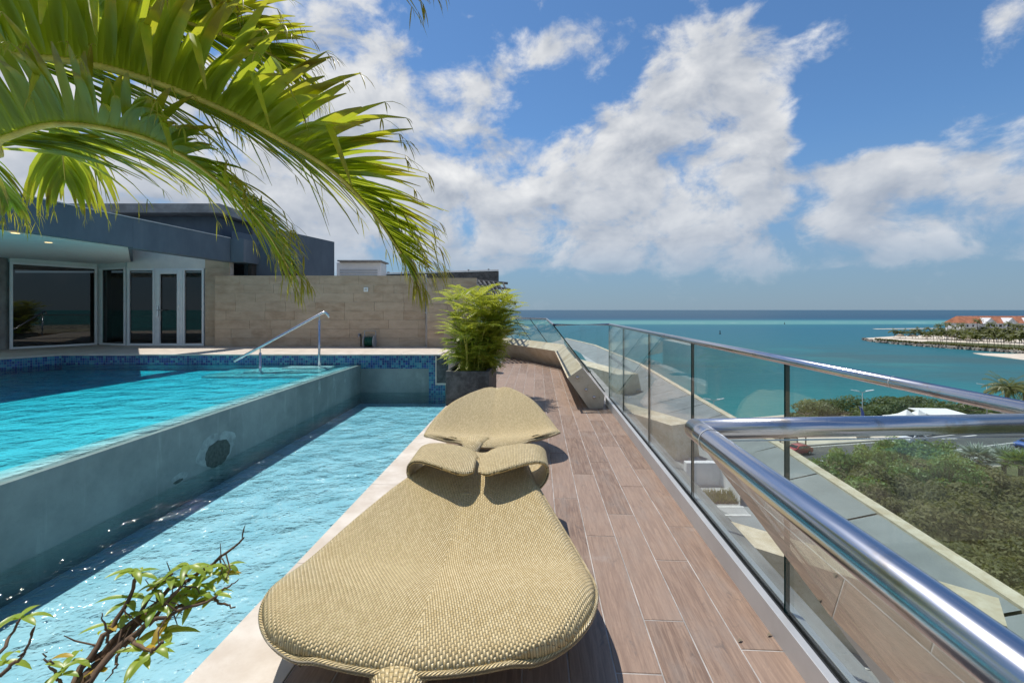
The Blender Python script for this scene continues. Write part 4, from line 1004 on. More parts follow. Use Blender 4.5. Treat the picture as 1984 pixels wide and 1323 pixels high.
# ============================================================ COCONUT PALM OVERHEAD
palm = thing('palm_tree', (-3.1, 1.2, .04), 'coconut palm arching its frayed green fronds over the pool at upper left', 'palm tree')
crown = Vector((-3.0, 1.45, 2.35))
MB().tube(smooth_path([(-3.1, 1.2, .0), (-3.12, 1.25, 1.2), (-3.0, 1.45, 2.3)], 14), [.15-.003*i for i in range(15)], 14).build('trunk', M['palm_trunk'], palm, smooth=True)
n_single = 0
def frond(path, llen, npair, rad, seed, lean_up=.25, droop=.9, sweep=.75, start=.08, wid=.045, skip=.0, sides=(-1, 1), parent=palm, limit=300, fray=.25, upv=(0, 0, 1), KP=1.0):
    global n_single
    eye = Vector((0, 0, EYE)); path = [eye+(Vector(p)-eye)*(KP if i_ else 1.0) for i_, p in enumerate(path)]; llen *= KP; rad *= KP; wid *= KP
    rr = random.Random(seed); P = smooth_path(path, 40); n = len(P)
    fr_ = MB().tube(P, [rad*(1-.86*i/(n-1)) for i in range(n)], 8).build('frond', M['rachis'], parent, smooth=True)
    JV, JF, JU = [], [], []
    for i in range(npair):
        t = start+(1-start)*(i+.5)/npair; k = t*(n-1); a = int(min(k, n-2)); q = P[a].lerp(P[a+1], k-a); T = (P[min(a+2, n-1)]-P[max(a-1, 0)]).normalized()
        S = T.cross(Vector(upv)); S.normalize(); U_ = S.cross(T).normalized()
        prof = (min(1, .45+t*2.2)) * (1-.78*max(0, (t-.45)/.55)**1.4)
        for sd_ in sides:
            if rr.random() < skip: continue
            sw = sweep+.55*t*t+rr.uniform(-.10, .10)
            lu = lean_up if not isinstance(lean_up, tuple) else lean_up[0 if sd_ > 0 else 1]; dro = droop if not isinstance(droop, tuple) else droop[0 if sd_ > 0 else 1]
            d = (S*sd_*math.cos(min(sw, 1.35))+T*math.sin(min(sw, 1.35))+U_*(lu+rr.uniform(-.12, .12)))
            ln_ = llen*prof*rr.uniform(.86, 1.1)
            V, Fc, UV = [], [], []
            tipb = rr.uniform(-.18, .12)
            nseg = 7; dd = d.normalized(); q2 = q+U_*rad*.3; dr = dro*rr.uniform(.6, 1.5); tw = rr.uniform(-.35, .35)
            broken = rr.random() < .10; 
            for e in range(nseg+1):
                f = e/nseg; w_ = wid*prof**.4*(.45+.55*min(1, f*5))*(1-max(0, (f-.3)/.7)**2.2*.86)
                s_ = dd.cross(U_)
                if s_.length < .05: s_ = dd.cross(T)
                s_.normalize(); nn = s_.cross(dd).normalized(); s_ = (s_*math.cos(tw*f)+nn*math.sin(tw*f)).normalized()
                V += [q2-s_*w_/2-nn*w_*.16, q2, q2+s_*w_/2-nn*w_*.16]; y_ = max(0, f+tipb); UV += [(0, y_), (.5, y_), (1, y_)]
                g = dr/nseg*(.4+1.4*f)
                if broken and e == 4: g += 1.2
                dd = (dd+Vector((rr.uniform(-.02, .02), rr.uniform(-.02, .02), -g))).normalized(); q2 = q2+dd*ln_/nseg
            for e in range(nseg): c = e*3; Fc += [[c, c+1, c+4, c+3], [c+1, c+2, c+5, c+4]]
            tipv = Vector(V[-2])
            if rr.random() < fray*1.8:                 # frayed dry threads at the tip
                for h in range(3):
                    leafblade(V, Fc, UV, tipv, dd+Vector((rr.uniform(-.5, .5), rr.uniform(-.5, .5), rr.uniform(-.5, .3))), rr.uniform(.04, .10), .004, .8, 3); 
                UV[-36:] = [(u_, 1.2) for u_, _ in UV[-36:]]
            if n_single < limit:
                obj('leaflet', V, Fc, M['frond'], fr_, UV, True); n_single += 1
            else:
                k0 = len(JV); JV += V; JU += UV; JF += [[x+k0 for x in f] for f in Fc]
    if JV: tag(obj('leaflets', JV, JF, M['frond'], fr_, JU, True), kind='stuff')
    return fr_
# the two fronds in front are seen largest
frond([crown, at(-60, 108, 1.75), at(0, 106, 1.72), at(200, 130, 1.65), at(400, 198, 1.6), at(560, 280, 1.56), at(650, 337, 1.54), at(720, 410, 1.54), at(778, 492, 1.55)], .64, 126, .019, 21, (.5, .05), (.30, .65), .72, .22, .034)
frond([crown, at(-60, 300, 1.9), at(0, 272, 1.85), at(110, 241, 1.8), at(250, 259, 1.76), at(350, 300, 1.74), at(430, 358, 1.74), at(500, 425, 1.76), at(560, 520, 1.78)], .56, 104, .017, 22, (.35, -.05), (.42, .8), .72, .2, .031)
frond([crown+Vector((0, .1, .1)), at(-80, -60, 1.85), at(120, -30, 1.8), at(270, 10, 1.78), at(380, 50, 1.78), at(480, 85, 1.78), at(560, 125, 1.78)], .62, 96, .018, 23, (.35, .1), (.42, .7), .72, .2, .033)
frond([crown, at(-120, 150, 2.5), at(60, 205, 2.7), at(112, 245, 2.8), at(122, 310, 2.85), at(126, 350, 2.87)], .62, 26, .014, 24, .0, 1.9, .5, .45, .036)
frond([crown, at(-160, 240, 2.1), at(-60, 280, 2.2), at(-5, 340, 2.25), at(20, 390, 2.25)], .40, 18, .014, 25, .0, 1.2, .6, .35, .036)
frond([crown+Vector((0, 0, .1)), at(-100, -150, 1.5), at(300, -140, 1.45), at(560, -90, 1.45), at(700, -55, 1.45), at(770, -30, 1.45)], .5, 40, .017, 26, .1, .8, .9, .25, .04, sides=(1,))
frond([crown+Vector((0, 0, .1)), at(-80, 60, 1.9), at(120, 40, 1.95), at(260, 75, 1.95), at(360, 140, 1.95), at(430, 210, 1.95)], .5, 46, .016, 30, (.3, .1), (.5, .9), .75, .2, .04)
for k_, (dx, dy, dz) in enumerate(((-1.6, .3, .3), (-1.2, -1.2, .4), (.2, -1.7, .5), (-.9, 1.4, .4))):
    frond([crown, crown+Vector((dx*.4, dy*.4, dz+.25)), crown+Vector((dx*.8, dy*.8, dz+.1)), crown+Vector((dx*1.2, dy*1.2, -.35))], .5, 26, .016, 40+k_, .2, .9, .8, .15, .045)
# ============================================================ LOWER TERRACES OF THE BUILDING
M['conc'] = simple('pale_concrete_floor', (.40, .41, .41), .8, 0, .12, 1.2)
M['conc2'] = simple('mid_concrete_floor', (.24, .26, .265), .8, 0, .12, .8)
M['paint'] = simple('white_line_paint', (.72, .72, .70), .7)
ZL = -4.3
low = st(MB().prism([(-14, -6), (9.0, -6), (9.15, 8), (9.9, 14), (10.9, 26), (9.6, 40), (2, 46), (-14, 46)], ZL-.5, ZL).build('lower_terrace', M['conc2']))
# parapet of the lower terrace: pale kerb following its edge
lp = thing('terrace_kerb', (9.5, 12, ZL), 'pale stone kerb along the outer edge of the lower grey terrace', 'kerb')
edge = [on(1984, 1178, -3.5), on(1700, 990, -3.5), on(1505, 862, -3.5), on(1335, 763, -3.5), on(1236, 704, -3.5), on(1150, 668, -3.5), on(1095, 655, -3.5)]
e0 = edge[0]+(edge[0]-edge[1])*.8
edge = [e0]+edge
for i, (a, c) in enumerate(zip(edge[:-1], edge[1:])):
    d = (c-a); d.z = 0; d.normalize(); n = Vector((d.y, -d.x, 0))
    if n.x < 0: n = -n
    wd = .32
    V = [a-d*.0, c, c+n*wd, a+n*wd]; V = [Vector((v.x, v.y, -3.5)) for v in V]
    MB().hexa([(v.x, v.y, ZL-.5) for v in V]+[tuple(v) for v in V]).build('kerb_stone', M['coral'], lp)
    # sloping inner apron between terrace and kerb
    W2 = [a-n*2.6, c-n*2.6, c-n*.003, a-n*.003]
    np_ = max(1, int((c-a).length/2.2))
    for j in range(np_):
        g0, g1 = j/np_+.012/np_, (j+1)/np_-.012/np_
        Q = [W2[0].lerp(W2[1], g0), W2[0].lerp(W2[1], g1), W2[3].lerp(W2[2], g1), W2[3].lerp(W2[2], g0)]
        obj('apron_slab', [(Q[0].x, Q[0].y, ZL+.004), (Q[1].x, Q[1].y, ZL+.004), (Q[2].x, Q[2].y, -3.56), (Q[3].x, Q[3].y, -3.56)], [[0, 1, 2, 3]], M['conc2'], lp)
# stone wedges standing on the lower terrace
def wedge(label, top_far, top_near, depth, z, zb, leanv):
    t = thing('stone_wedge', (top_far[0].x, top_far[0].y, ZL), label, 'parapet')
    a, c = top_far; 
    d = (c-a); d.z = 0; d.normalize(); n = Vector((d.y, -d.x, 0)); n = -n if n.y > 0 else n
    P = [a, c, c+n*depth, a+n*depth]
    B = [p+n*leanv for p in P]
    nseg = 3
    for i in range(nseg):
        f0, f1 = i/nseg, (i+1)/nseg
        T = [P[0].lerp(P[1], f0), P[0].lerp(P[1], f1), P[3].lerp(P[2], f1), P[3].lerp(P[2], f0)]
        Bq = [B[0].lerp(B[1], f0), B[0].lerp(B[1], f1), B[3].lerp(B[2], f1), B[3].lerp(B[2], f0)]
        MB().hexa([(q.x, q.y, zb) for q in Bq]+[(q.x, q.y, z) for q in T]).build('stone_segment', M['coral'], t)
    return t
wedge('broad cream stone wedge on lower terrace nearest below the glass railing', (on(1376, 998, -2.9), on(1935, 1158, -2.9)), None, .85, -2.9, ZL+.001, -.25)
wedge('cream stone wedge on lower terrace below the middle of the glass railing', (on(1173, 769, -2.9), on(1345, 818, -2.9)), None, 1.2, -2.9, ZL+.001, -.3)
wedge('low cream stone wedge on the far lower terrace below the railing corner', (on(1100, 690, -2.9), on(1236, 724, -2.9)), None, 1.6, -2.9, ZL+.001, -.3)
# pale floors, painted lines, planting pit and curved wall
def patch(name, pix, z, m, par): return obj(name, [on(px, py, z) for px, py in pix], [list(range(len(pix)))], m, par)
patch('pale_floor', [(1330, 868), (1480, 868), (1560, 1000), (1420, 1000), (1345, 960)][::-1], ZL+.006, M['conc'], low)
for y_ in (868, 916, 980, 996): patch('painted_line', [(1330, y_), (1470, y_), (1470, y_+2.2), (1330, y_+2.2)][::-1], ZL+.011, M['paint'], low)
patch('pale_floor', [(1120, 678), (1190, 690), (1215, 720), (1150, 716)][::-1], ZL+.006, M['conc'], low)
pts = [on(1600+i*9, 1299-7*math.sin(math.pi*(i+3)/14), ZL+.012) for i in range(12)]
obj('painted_line', [p for p in pts]+[p+Vector((0, .05, 0)) for p in pts], [[i, i+1, 13+i, 12+i] for i in range(11)], M['paint'], low)
cwl = thing('curved_wall', tuple(on(1400, 945, ZL)), 'low white curved wall on the lower terrace behind the railing glass', 'wall')
P = [on(1330+i*7, 940-.0*i, ZL) for i in range(8)]+[on(1386+8*i, 940+2.2*i*i*.5, ZL) for i in range(1, 7)]
for a, c in zip(P[:-1], P[1:]):
    MB().hexa([(a.x, a.y, ZL+.002), (c.x, c.y, ZL+.002), (c.x, c.y+.25, ZL+.002), (a.x, a.y+.25, ZL+.002), (a.x, a.y, ZL+.75), (c.x, c.y, ZL+.75), (c.x, c.y+.25, ZL+.75), (a.x, a.y+.25, ZL+.75)]).build('wall_segment', M['white_frame'], cwl)
for y_ in range(4, 34, 2): obj('floor_joint', [(1.7, y_, ZL+.005), (7.2, y_, ZL+.005), (7.2, y_+.03, ZL+.005), (1.7, y_+.03, ZL+.005)], [[0, 1, 2, 3]], M['soil'], low)
for x_ in (3.1, 4.6, 6.1): obj('floor_joint', [(x_, 2, ZL+.0055), (x_+.03, 2, ZL+.0055), (x_+.03, 34, ZL+.0055), (x_, 34, ZL+.0055)], [[0, 1, 2, 3]], M['soil'], low)
pit = thing('planting_bed', tuple(on(1390, 972, ZL)), 'small sunken bed of olive grass on the lower terrace', 'planting bed')
q = [on(1342, 976, ZL+.012), on(1438, 976, ZL+.012), on(1428, 956, ZL+.012), on(1350, 956, ZL+.012)]
obj('soil', q, [[0, 1, 2, 3]], M['soil'], pit)
V, Fc, UV = [], [], []; rr = random.Random(3)
for i in range(900):
    a, c = rr.random(), rr.random(); p_ = q[0].lerp(q[1], a).lerp(q[3].lerp(q[2], a), c); leafblade(V, Fc, UV, p_, (rr.uniform(-.6, .6), rr.uniform(-.6, .6), 1), rr.uniform(.12, .3), .02, .6, 2)
tag(obj('grass', V, Fc, M['scrub_leaf'], pit, UV), kind='stuff')
# body of the building under the decks
st(MB().prism([(-14, -30), (1.6, -30), (1.2, 16), (-2, 22), (-14, 22)], -23, -1.0).build('building_base', M['cream_wall']))

# ============================================================ LAND, SEA
ZG, ZS = -21., -22.3
M['sea'], b, p = mat('sea_water')
wp = wpos(b); x, y, z = b.sep(wp)
dist = b.m('ADD', y, b.m('MULTIPLY', b.m('SUBTRACT', b.noise(b.scale(wp, (.0016, .0016, 0)), 1., 3, .6), .5), 60.))
lg_ = b.m('LOGARITHM', b.m('MAXIMUM', dist, 20.), 10.)
tt = b.mapr(lg_, 1.8, 3.5, 0., 1., 'LINEAR')      # 63 m .. 3160 m
def tp_(d): return (math.log10(d)-1.8)/1.7
c = b.ramp(tt, [(0, (.030, .215, .215)), (tp_(110), (.024, .185, .195)), (tp_(150), (.020, .140, .160)), (tp_(230), (.026, .130, .150)), (tp_(350), (.018, .125, .165)), (tp_(560), (.014, .120, .170)), (tp_(720), (.016, .135, .18)), (tp_(770), (.10, .27, .26)), (tp_(960), (.085, .25, .255)), (tp_(1080), (.012, .10, .165)), (tp_(1350), (.018, .072, .125)), (1, (.028, .085, .135))])
pv = b.scale(wp, (1., 1.9, 0.))
pa = b.mapr(b.noise(pv, .0075, 5, .6, .4), .48, .66)
near = b.mapr(y, 200, 420, 1., 0.)
c = b.mix(b.m('MULTIPLY', b.m('MULTIPLY', pa, near), .62), c, (.05, .098, .10))          # weed beds
pa2 = b.mapr(b.noise(b.add(pv, (300, 50, 0)), .012, 5, .6), .55, .72)
c = b.mix(b.m('MULTIPLY', b.m('MULTIPLY', pa2, near), .35), c, (.045, .25, .235))
foam = b.m('MULTIPLY', b.mapr(b.noise(b.scale(wp, (.01, .045, 0)), 1.4, 4, .65), .60, .66), b.mapr(dist, 770, 800, 0., 1.))
foam = b.m('MULTIPLY', foam, b.mapr(dist, 820, 900, 1., 0.))
cap = b.mapr(b.noise(b.scale(wp, (.02, .10, 0)), 1.6, 3, .6), .76, .80)
cap = b.m('MULTIPLY', cap, b.mapr(dist, 900, 1200))
c = b.mix(b.m('MAXIMUM', foam, cap), c, (.62, .68, .68))
hgt = b.m('ADD', b.noise(b.scale(wp, (.35, .6, 0)), 1., 4, .6), b.m('MULTIPLY', b.noise(b.scale(wp, (.05, .11, 0)), 1., 3, .6), 1.5))
setp(b, p, col=c, rough=.45, spec=.10, nrm=b.bump(hgt, .6, .5))
S = 30000
sea = st(obj('sea', [(-S, -S, ZS), (S, -S, ZS), (S, S, ZS), (-S, S, ZS)], [[0, 1, 2, 3]], M['sea']))
M['sand'] = simple('pale_sand', (.60, .53, .43), .95, 0, .15, .3)
M['paving'] = simple('beige_ground', (.36, .32, .255), .9, 0, .18, .2)
M['grassy'] = simple('dry_grass_ground', (.075, .085, .03), .95, 0, .35, .5)
M['asphalt'] = simple('asphalt', (.085, .09, .092), .85, 0, .12, .5)
shore = [(-400, 30), (15, 84), (45, 93), (72, 101), (100, 106), (126, 114), (170, 120), (420, 150), (900, 190)]
land = st(MB().prism(shore+[(900, -400), (-400, -400)], ZS-2, ZG).build('ground', M['paving']))
st(obj('beach', [(x_, y_, ZG-.2) for x_, y_ in shore]+[(x_, y_+7, ZS-.3) for x_, y_ in shore], [[i, i+1, 10+i, 9+i] for i in range(8)], M['sand']))
far_kerb = [Vector((10, 66)), on(1481, 870, ZG).xy, on(1650, 858, ZG).xy, on(1745, 851, ZG).xy, Vector((101, 89)), Vector((200, 112))]
def strip(pl_, off0, off1, z, name, m, par=None):
    L0, L1 = [], []
    for i, p_ in enumerate(pl_):
        d = (pl_[min(i+1, len(pl_)-1)]-pl_[max(i-1, 0)]).normalized(); n = Vector((-d.y, d.x)); L0.append(p_+n*off0); L1.append(p_+n*off1)
    k = len(pl_); return obj(name, [(*q, z) for q in L0]+[(*q, z) for q in L1], [[i, i+1, k+i+1, k+i] for i in range(k-1)], m, par)
road = st(strip(far_kerb, -13.5, 0, ZG+.02, 'road', M['asphalt']))
st(strip(far_kerb, .0, .3, ZG+.14, 'kerb', M['conc'])); st(strip(far_kerb, .3, 6, ZG+.13, 'pavement', M['sand']))
strip(far_kerb, -6.9, -6.65, ZG+.03, 'painted_line', M['paint'], road); strip(far_kerb, -10.4, -10.2, ZG+.03, 'painted_line', M['paint'], road); strip(far_kerb, -.7, -.5, ZG+.03, 'painted_line', M['paint'], road)
strip(far_kerb[1:4], -9.3, -9.0, ZG+.03, 'painted_line', M['paint'], road)
# painted arrow
q = on(1862, 846, ZG+.03); d = Vector((1, .28, 0)).normalized(); n = Vector((-d.y, d.x, 0))
obj('painted_arrow', [q-d*2-n*.15, q+d*4-n*.15, q+d*4+n*.15, q-d*2+n*.15, q-d*2-n*.7, q-d*2+n*.7, q-d*5], [[0, 1, 2, 3], [4, 5, 6]], M['paint'], road)
st(obj('verge', [(8, -60, ZG+.05), (260, -60, ZG+.05), (260, 96, ZG+.05), (101, 76.5, ZG+.05), (60, 62, ZG+.05), (41, 57.5, ZG+.05), (8, 50, ZG+.05)], [list(range(7))], M['grassy']))

# ============================================================ CARS
M['glass_dark'] = simple('car_glass', (.012, .015, .018), .08, 0, .05, spec=.7); M['tyre'] = simple('tyre', (.02, .02, .02), .8); M['rim'] = simple('alloy_rim', (.5, .5, .5), .3, .8)
M['headlight'] = simple('headlight', (.7, .72, .72), .15)
def car(label, loc, rz, col, mname):
    m, b, p = mat(mname); setp(b, p, col=col, rough=.28, coat=.6)
    t = thing('parked_car' if False else 'car', loc, label, 'car', 'cars on the street below', rz)
    prof = [(-2.15, .35), (-2.2, .75), (-2.05, .95), (-1.2, 1.05), (-.55, 1.42), (.35, 1.47), (1.1, 1.40), (1.85, 1.05), (2.15, .95), (2.2, .5), (2.1, .33)]
    mb = MB(); rings = []
    for s, in_ in ((-.86, .10), (-.74, .0), (.74, .0), (.86, .10)): pass
    secs = [(-.87, 0.), (-.80, .03), (.80, .03), (.87, 0.)]
    V = []; k = len(prof)
    for yy, g in secs:
        for (x_, z_) in prof:
            f = max(0, (z_-.95)/.5); V.append((x_, yy*(1-.22*f), z_+g*(1 if z_ > .5 else 0)))
    Fc = [list(range(k)), [3*k+i for i in range(k)][::-1]]
    for r_ in range(3):
        for i in range(k): j = (i+1) % k; Fc.append([r_*k+j, r_*k+i, (r_+1)*k+i, (r_+1)*k+j])
    o = obj('body', V, Fc, m, t, None, False, True); mo = o.modifiers.new('bevel', 'BEVEL'); mo.width = .05; mo.segments = 2
    for sx_, pts in (('windscreen', [(-1.13, 1.10), (-.60, 1.40)]), ('rear_window', [(1.16, 1.38), (1.78, 1.10)])):
        (xa, za), (xb, zb) = pts; off = .045
        wa = .80*(1-.22*max(0, (za-.95)/.5))-.06; wb = .80*(1-.22*max(0, (zb-.95)/.5))-.08
        MB().hexa([(xa, -wa, za), (xb, -wb, zb), (xb, wb, zb), (xa, wa, za), (xa, -wa, za+off), (xb, -wb, zb+off), (xb, wb, zb+off), (xa, wa, za+off)]).build(sx_, M['glass_dark'], t, local=True)
    for s in (-1, 1):
        for pts in ([(-.98, 1.06), (-.05, 1.06), (-.05, 1.36), (-.5, 1.36)], [(.05, 1.06), (1.55, 1.06), (1.05, 1.34), (.05, 1.37)]):
            poly = [(x_, s*(.875*(1-.22*max(0, (z_-.95)/.5))), z_) for x_, z_ in pts]
            MB().extrude(poly, (0, s*.012, 0)).build('side_window', M['glass_dark'], t, local=True)
        for x_ in (-1.35, 1.35):
            wv_ = MB().lathe([(.30, -.1), (.32, -.06), (.32, .06), (.30, .1)], (0, 0, 0), 18).build('wheel', M['tyre'], t, local=True); wv_.matrix_basis = Matrix.Translation((x_, s*.80, .32)) @ Matrix.Rotation(R(90), 4, 'X')
            MB().lathe([(.19, -.108), (.19, .108)], (0, 0, 0), 14).build('rim', M['rim'], wv_, local=True)
        MB().box((-2.22, s*.72-.16, .68), (-2.05, s*.72+.16, .82)).build('headlight', M['headlight'], t, local=True, bevel=.03)
        MB().box((-.95, s*.9-.09, 1.0), (-.75, s*.9+.09, 1.12)).build('mirror', m, t, local=True, bevel=.02)
    MB().box((-2.23, -.4, .42), (-2.1, .4, .6)).build('grille', M['glass_dark'], t, local=True)
    return t
q = on(1546, 879, ZG+.02); car('shiny red car driving on the road behind the handrail', q, R(18), (.42, .012, .02), 'red_car_paint')
q = on(1770, 857, ZG+.02); car('white car on the road beyond the green bushes', q, R(16), (.72, .73, .74), 'white_car_paint')
q = on(1993, 868, ZG+.02); car('blue car cut off by the right edge of the view', q, R(16), (.02, .10, .42), 'blue_car_paint')

# ============================================================ STREET THINGS
M['pole'] = simple('lamp_pole_paint', (.42, .43, .42), .5, .3); M['brown'] = simple('brown_timber', (.11, .06, .035), .8, 0, .3)
M['canvas'] = simple('white_canvas', (.80, .80, .78), .8, 0, .03); M['flag'] = simple('blue_flag', (.10, .14, .42), .7)
def lamp(px, py, y, label):
    q = at(px, py, y); t = thing('street_lamp', (q.x, y, ZG), label, 'street lamp', 'street lamps along the shore road'); h = q.z-ZG
    MB().tube([(0, 0, 0), (0, 0, h*.5), (0, 0, h)], [.12, .09, .06], 8).build('pole', M['pole'], t, local=True, smooth=True)
    for s in (-1, 1):
        MB().tube([(0, 0, h-.05), (s*.9, 0, h+.22)], .05, 6).build('arm', M['pole'], t, local=True)
        MB().hexa([(s*.7, -.22, h+.14), (s*2.1, -.16, h+.42), (s*2.1, .16, h+.42), (s*.7, .22, h+.14), (s*.7, -.22, h+.30), (s*2.1, -.16, h+.50), (s*2.1, .16, h+.50), (s*.7, .22, h+.30)]).build('lamp_head', M['white_frame'], t, local=True, bevel=.04)
lamp(1671, 760, 84, 'double headed street lamp rising in front of the dark shore trees')
lamp(1912, 747, 96, 'double headed street lamp left of the large date palm')
lamp(1383, 776, 92, 'small double headed street lamp seen low through the railing glass')
def tent(px, y, label):
    q = at(px, 793, y); t = thing('canopy_tent', (q.x, y, ZG), label, 'tent', 'peaked white tents'); h = q.z-ZG; w_ = 2.6
    prof = [(w_*1.41, h*.56), (w_*1.0, h*.62), (w_*.5, h*.75), (w_*.2, h*.9), (.03, h)]
    V = []; Fc = []
    for r, z_ in prof:
        for j in range(4): a = math.pi/4+j*math.pi/2; V.append((r*math.cos(a), r*math.sin(a), z_))
    for i in range(4):
        for j in range(4): Fc.append([i*4+j, i*4+(j+1) % 4, i*4+4+(j+1) % 4, i*4+4+j])
    V += [(v[0], v[1], h*.46) for v in V[:4]]; Fc += [[20+j, 20+(j+1) % 4, (j+1) % 4, j] for j in range(4)]
    obj('canopy', V, Fc, M['canvas'], t, None, False, True)
    for j in range(4): a = math.pi/4+j*math.pi/2; MB().tube([(w_*1.38*math.cos(a), w_*1.38*math.sin(a), 0), (w_*1.38*math.cos(a), w_*1.38*math.sin(a), h*.56)], .05, 6).build('leg', M['pole'], t, local=True)
tent(1757, 86, 'left one of two peaked white tents by the shore trees'); tent(1780, 86.5, 'right one of two peaked white tents beside the flat canopy')
q = at(1818, 797, 90); t = thing('flat_canopy', (q.x, 90, ZG), 'large flat white roofed canopy on posts beside the peaked tents', 'canopy')
h = q.z-ZG
o = MB().hexa([(-3.4, -2, h-.3), (4.4, -2, h-.4), (4.4, 3, h-.2), (-3.4, 3, h-.05), (-3.4, -2, h-.18), (4.4, -2, h-.28), (4.4, 3, h-.05), (-3.4, 3, h+.1)]).build('roof', M['canvas'], t, local=True)
for x_ in (-3.2, .5, 4.2):
    for y_ in (-1.8, 2.8): MB().tube([(x_, y_, 0), (x_, y_, h-.35)], .07, 6).build('post', M['pole'], t, local=True)
q = at(1668, 806, 83); t = thing('feather_flag', (q.x, 83, ZG), 'blue feather flag on a curved pole beside the street lamp', 'flag')
h = at(1666, 786, 83).z-ZG
MB().tube([(0, 0, 0), (0, 0, h*.8), (-.15, 0, h*.97), (-.5, 0, h)], .04, 6).build('pole', M['pole'], t, local=True)
MB().extrude([(0.04, 0, 1.0), (.75, 0, 1.0), (.6, 0, h*.75), (.1, 0, h*.95), (-.4, 0, h*.98), (0, 0, h*.78)], (0, .02, 0)).build('banner', M['flag'], t, local=True)
# timber shelter near the red car
q = on(1520, 862, ZG); t = thing('timber_shelter', q, 'dark brown slatted timber shelter behind the red car', 'shelter')
for i in range(9): MB().box((-3+i*.72, -1.2, 1.9), (-2.75+i*.72, 1.4, 2.02)).build('roof_slat', M['brown'], t, local=True)
for x_ in (-2.9, 0, 2.9):
    for y_ in (-1.0, 1.2): MB().box((x_-.08, y_-.08, .13), (x_+.08, y_+.08, 1.9)).build('post', M['brown'], t, local=True)
for i in range(7): MB().box((-2.9, 1.25, .3+i*.22), (2.9, 1.33, .45+i*.22)).build('wall_slat', M['brown'], t, local=True)
# rock by the kerb
q = on(1672, 848, ZG+.13); t = tag(bpy.data.objects.new('boulder', None), 'grey boulder on the pavement between the cars', 'rock'); C.objects.link(t); t.location = q
bm = bmesh.new(); bmesh.ops.create_icosphere(bm, subdivisions=2, radius=1)
for v_ in bm.verts: v_.co = Vector((v_.co.x*1.2, v_.co.y*.9, v_.co.z*.8+.5))*(1+.25*noise.noise(v_.co*1.7))
me = bpy.data.meshes.new('stone'); bm.to_mesh(me); bm.free(); link('stone', me, M['slab'], t, True)

# ============================================================ TREES AND SHRUBS
def crown_mesh(name, rx, ry, rz, n, leafsz, seed, lobes=9, flat=False):
    """leaf-sized faces gathered in uneven clumps through the crown's volume"""
    rr = random.Random(seed); cl = []
    for i in range(lobes):
        a = rr.uniform(0, 2*math.pi); r = rr.uniform(.15, .8)**.8; cl.append((Vector((math.cos(a)*r*rx, math.sin(a)*r*ry, rr.uniform(.15, .8)*rz*(1-.45*r))), rr.uniform(.28, .5)))
    V, Fc, UV = [], [], []
    for i in range(n):
        c, s = cl[rr.randrange(lobes)]
        d = Vector((rr.gauss(0, 1), rr.gauss(0, 1), rr.gauss(0, 1))).normalized()*rr.random()**.4
        p_ = c+Vector((d.x*rx*s, d.y*ry*s, d.z*rz*s*(.75)))
        if p_.z < 0: p_.z *= .2
        nrm = (d+Vector((rr.uniform(-.7, .7), rr.uniform(-.7, .7), rr.uniform(-.2, 1.0)))).normalized()
        u_ = nrm.cross(Vector((rr.uniform(-1, 1), rr.uniform(-1, 1), rr.uniform(-1, 1)))).normalized(); v_ = nrm.cross(u_)
        s_ = leafsz*rr.uniform(.6, 1.4); k = len(V)
        V += [p_-u_*s_, p_+v_*s_*.55, p_+u_*s_, p_-v_*s_*.55]; UV += [(0, 0)]*4; Fc.append([k, k+1, k+2, k+3])
    return meshdata(name, V, Fc, UV)
def limbs(h, rx, seed, r0):
    rr = random.Random(seed); mb = MB(); mb.tube(smooth_path([(0, 0, -.2), (.1*rx*.3, 0, h*.4), (.05, 0, h*.75)], 6), [r0*(1-.09*i) for i in range(7)], 7)
    for i in range(6):
        a = i*1.05+rr.uniform(-.3, .3); mb.tube(smooth_path([(.06, 0, h*.4), (math.cos(a)*rx*.3, math.sin(a)*rx*.3, h*.75), (math.cos(a)*rx*.65, math.sin(a)*rx*.65, h*1.05)], 5), [r0*.5*(1-.15*j) for j in range(6)], 5)
    return mb
for k_, (px, py, y, rx, rz, seed, lab) in enumerate(((1625, 778, 97, 7.5, 4.2, 51, 'leftmost low spreading shore tree beyond the handrail'), (1705, 766, 101, 9, 5.2, 52, 'tallest spreading shore tree behind the first street lamp'), (1790, 772, 102, 9, 4.8, 53, 'spreading shore tree behind the white tents'), (1560, 800, 95, 3, 2, 54, 'small low shore bush at the left end of the tree group'), (1905, 776, 103, 4, 3.4, 55, 'small leafy tree under the right street lamp'), (1868, 790, 100, 6, 3.6, 56, 'dark tree half hidden behind the upper handrail'), (1960, 785, 104, 6, 3.2, 57, 'bright green low tree beneath the date palms'))):
    q = at(px, py, y); h = q.z-ZG; t = thing('shore_tree', (q.x, y, ZG), lab, 'tree')
    limbs(max(1.2, h-rz*.6), rx, seed, .28).build('trunk', M['bark'], t, local=True)
    o = link('crown', crown_mesh('crown', rx, rx*.8, rz, int(1500*rx), .26, seed, 14), M['tree_leaf'] if k_ not in (4, 6) else M['bush_leaf'], t, True); o.location = (0, 0, h-rz*.85)
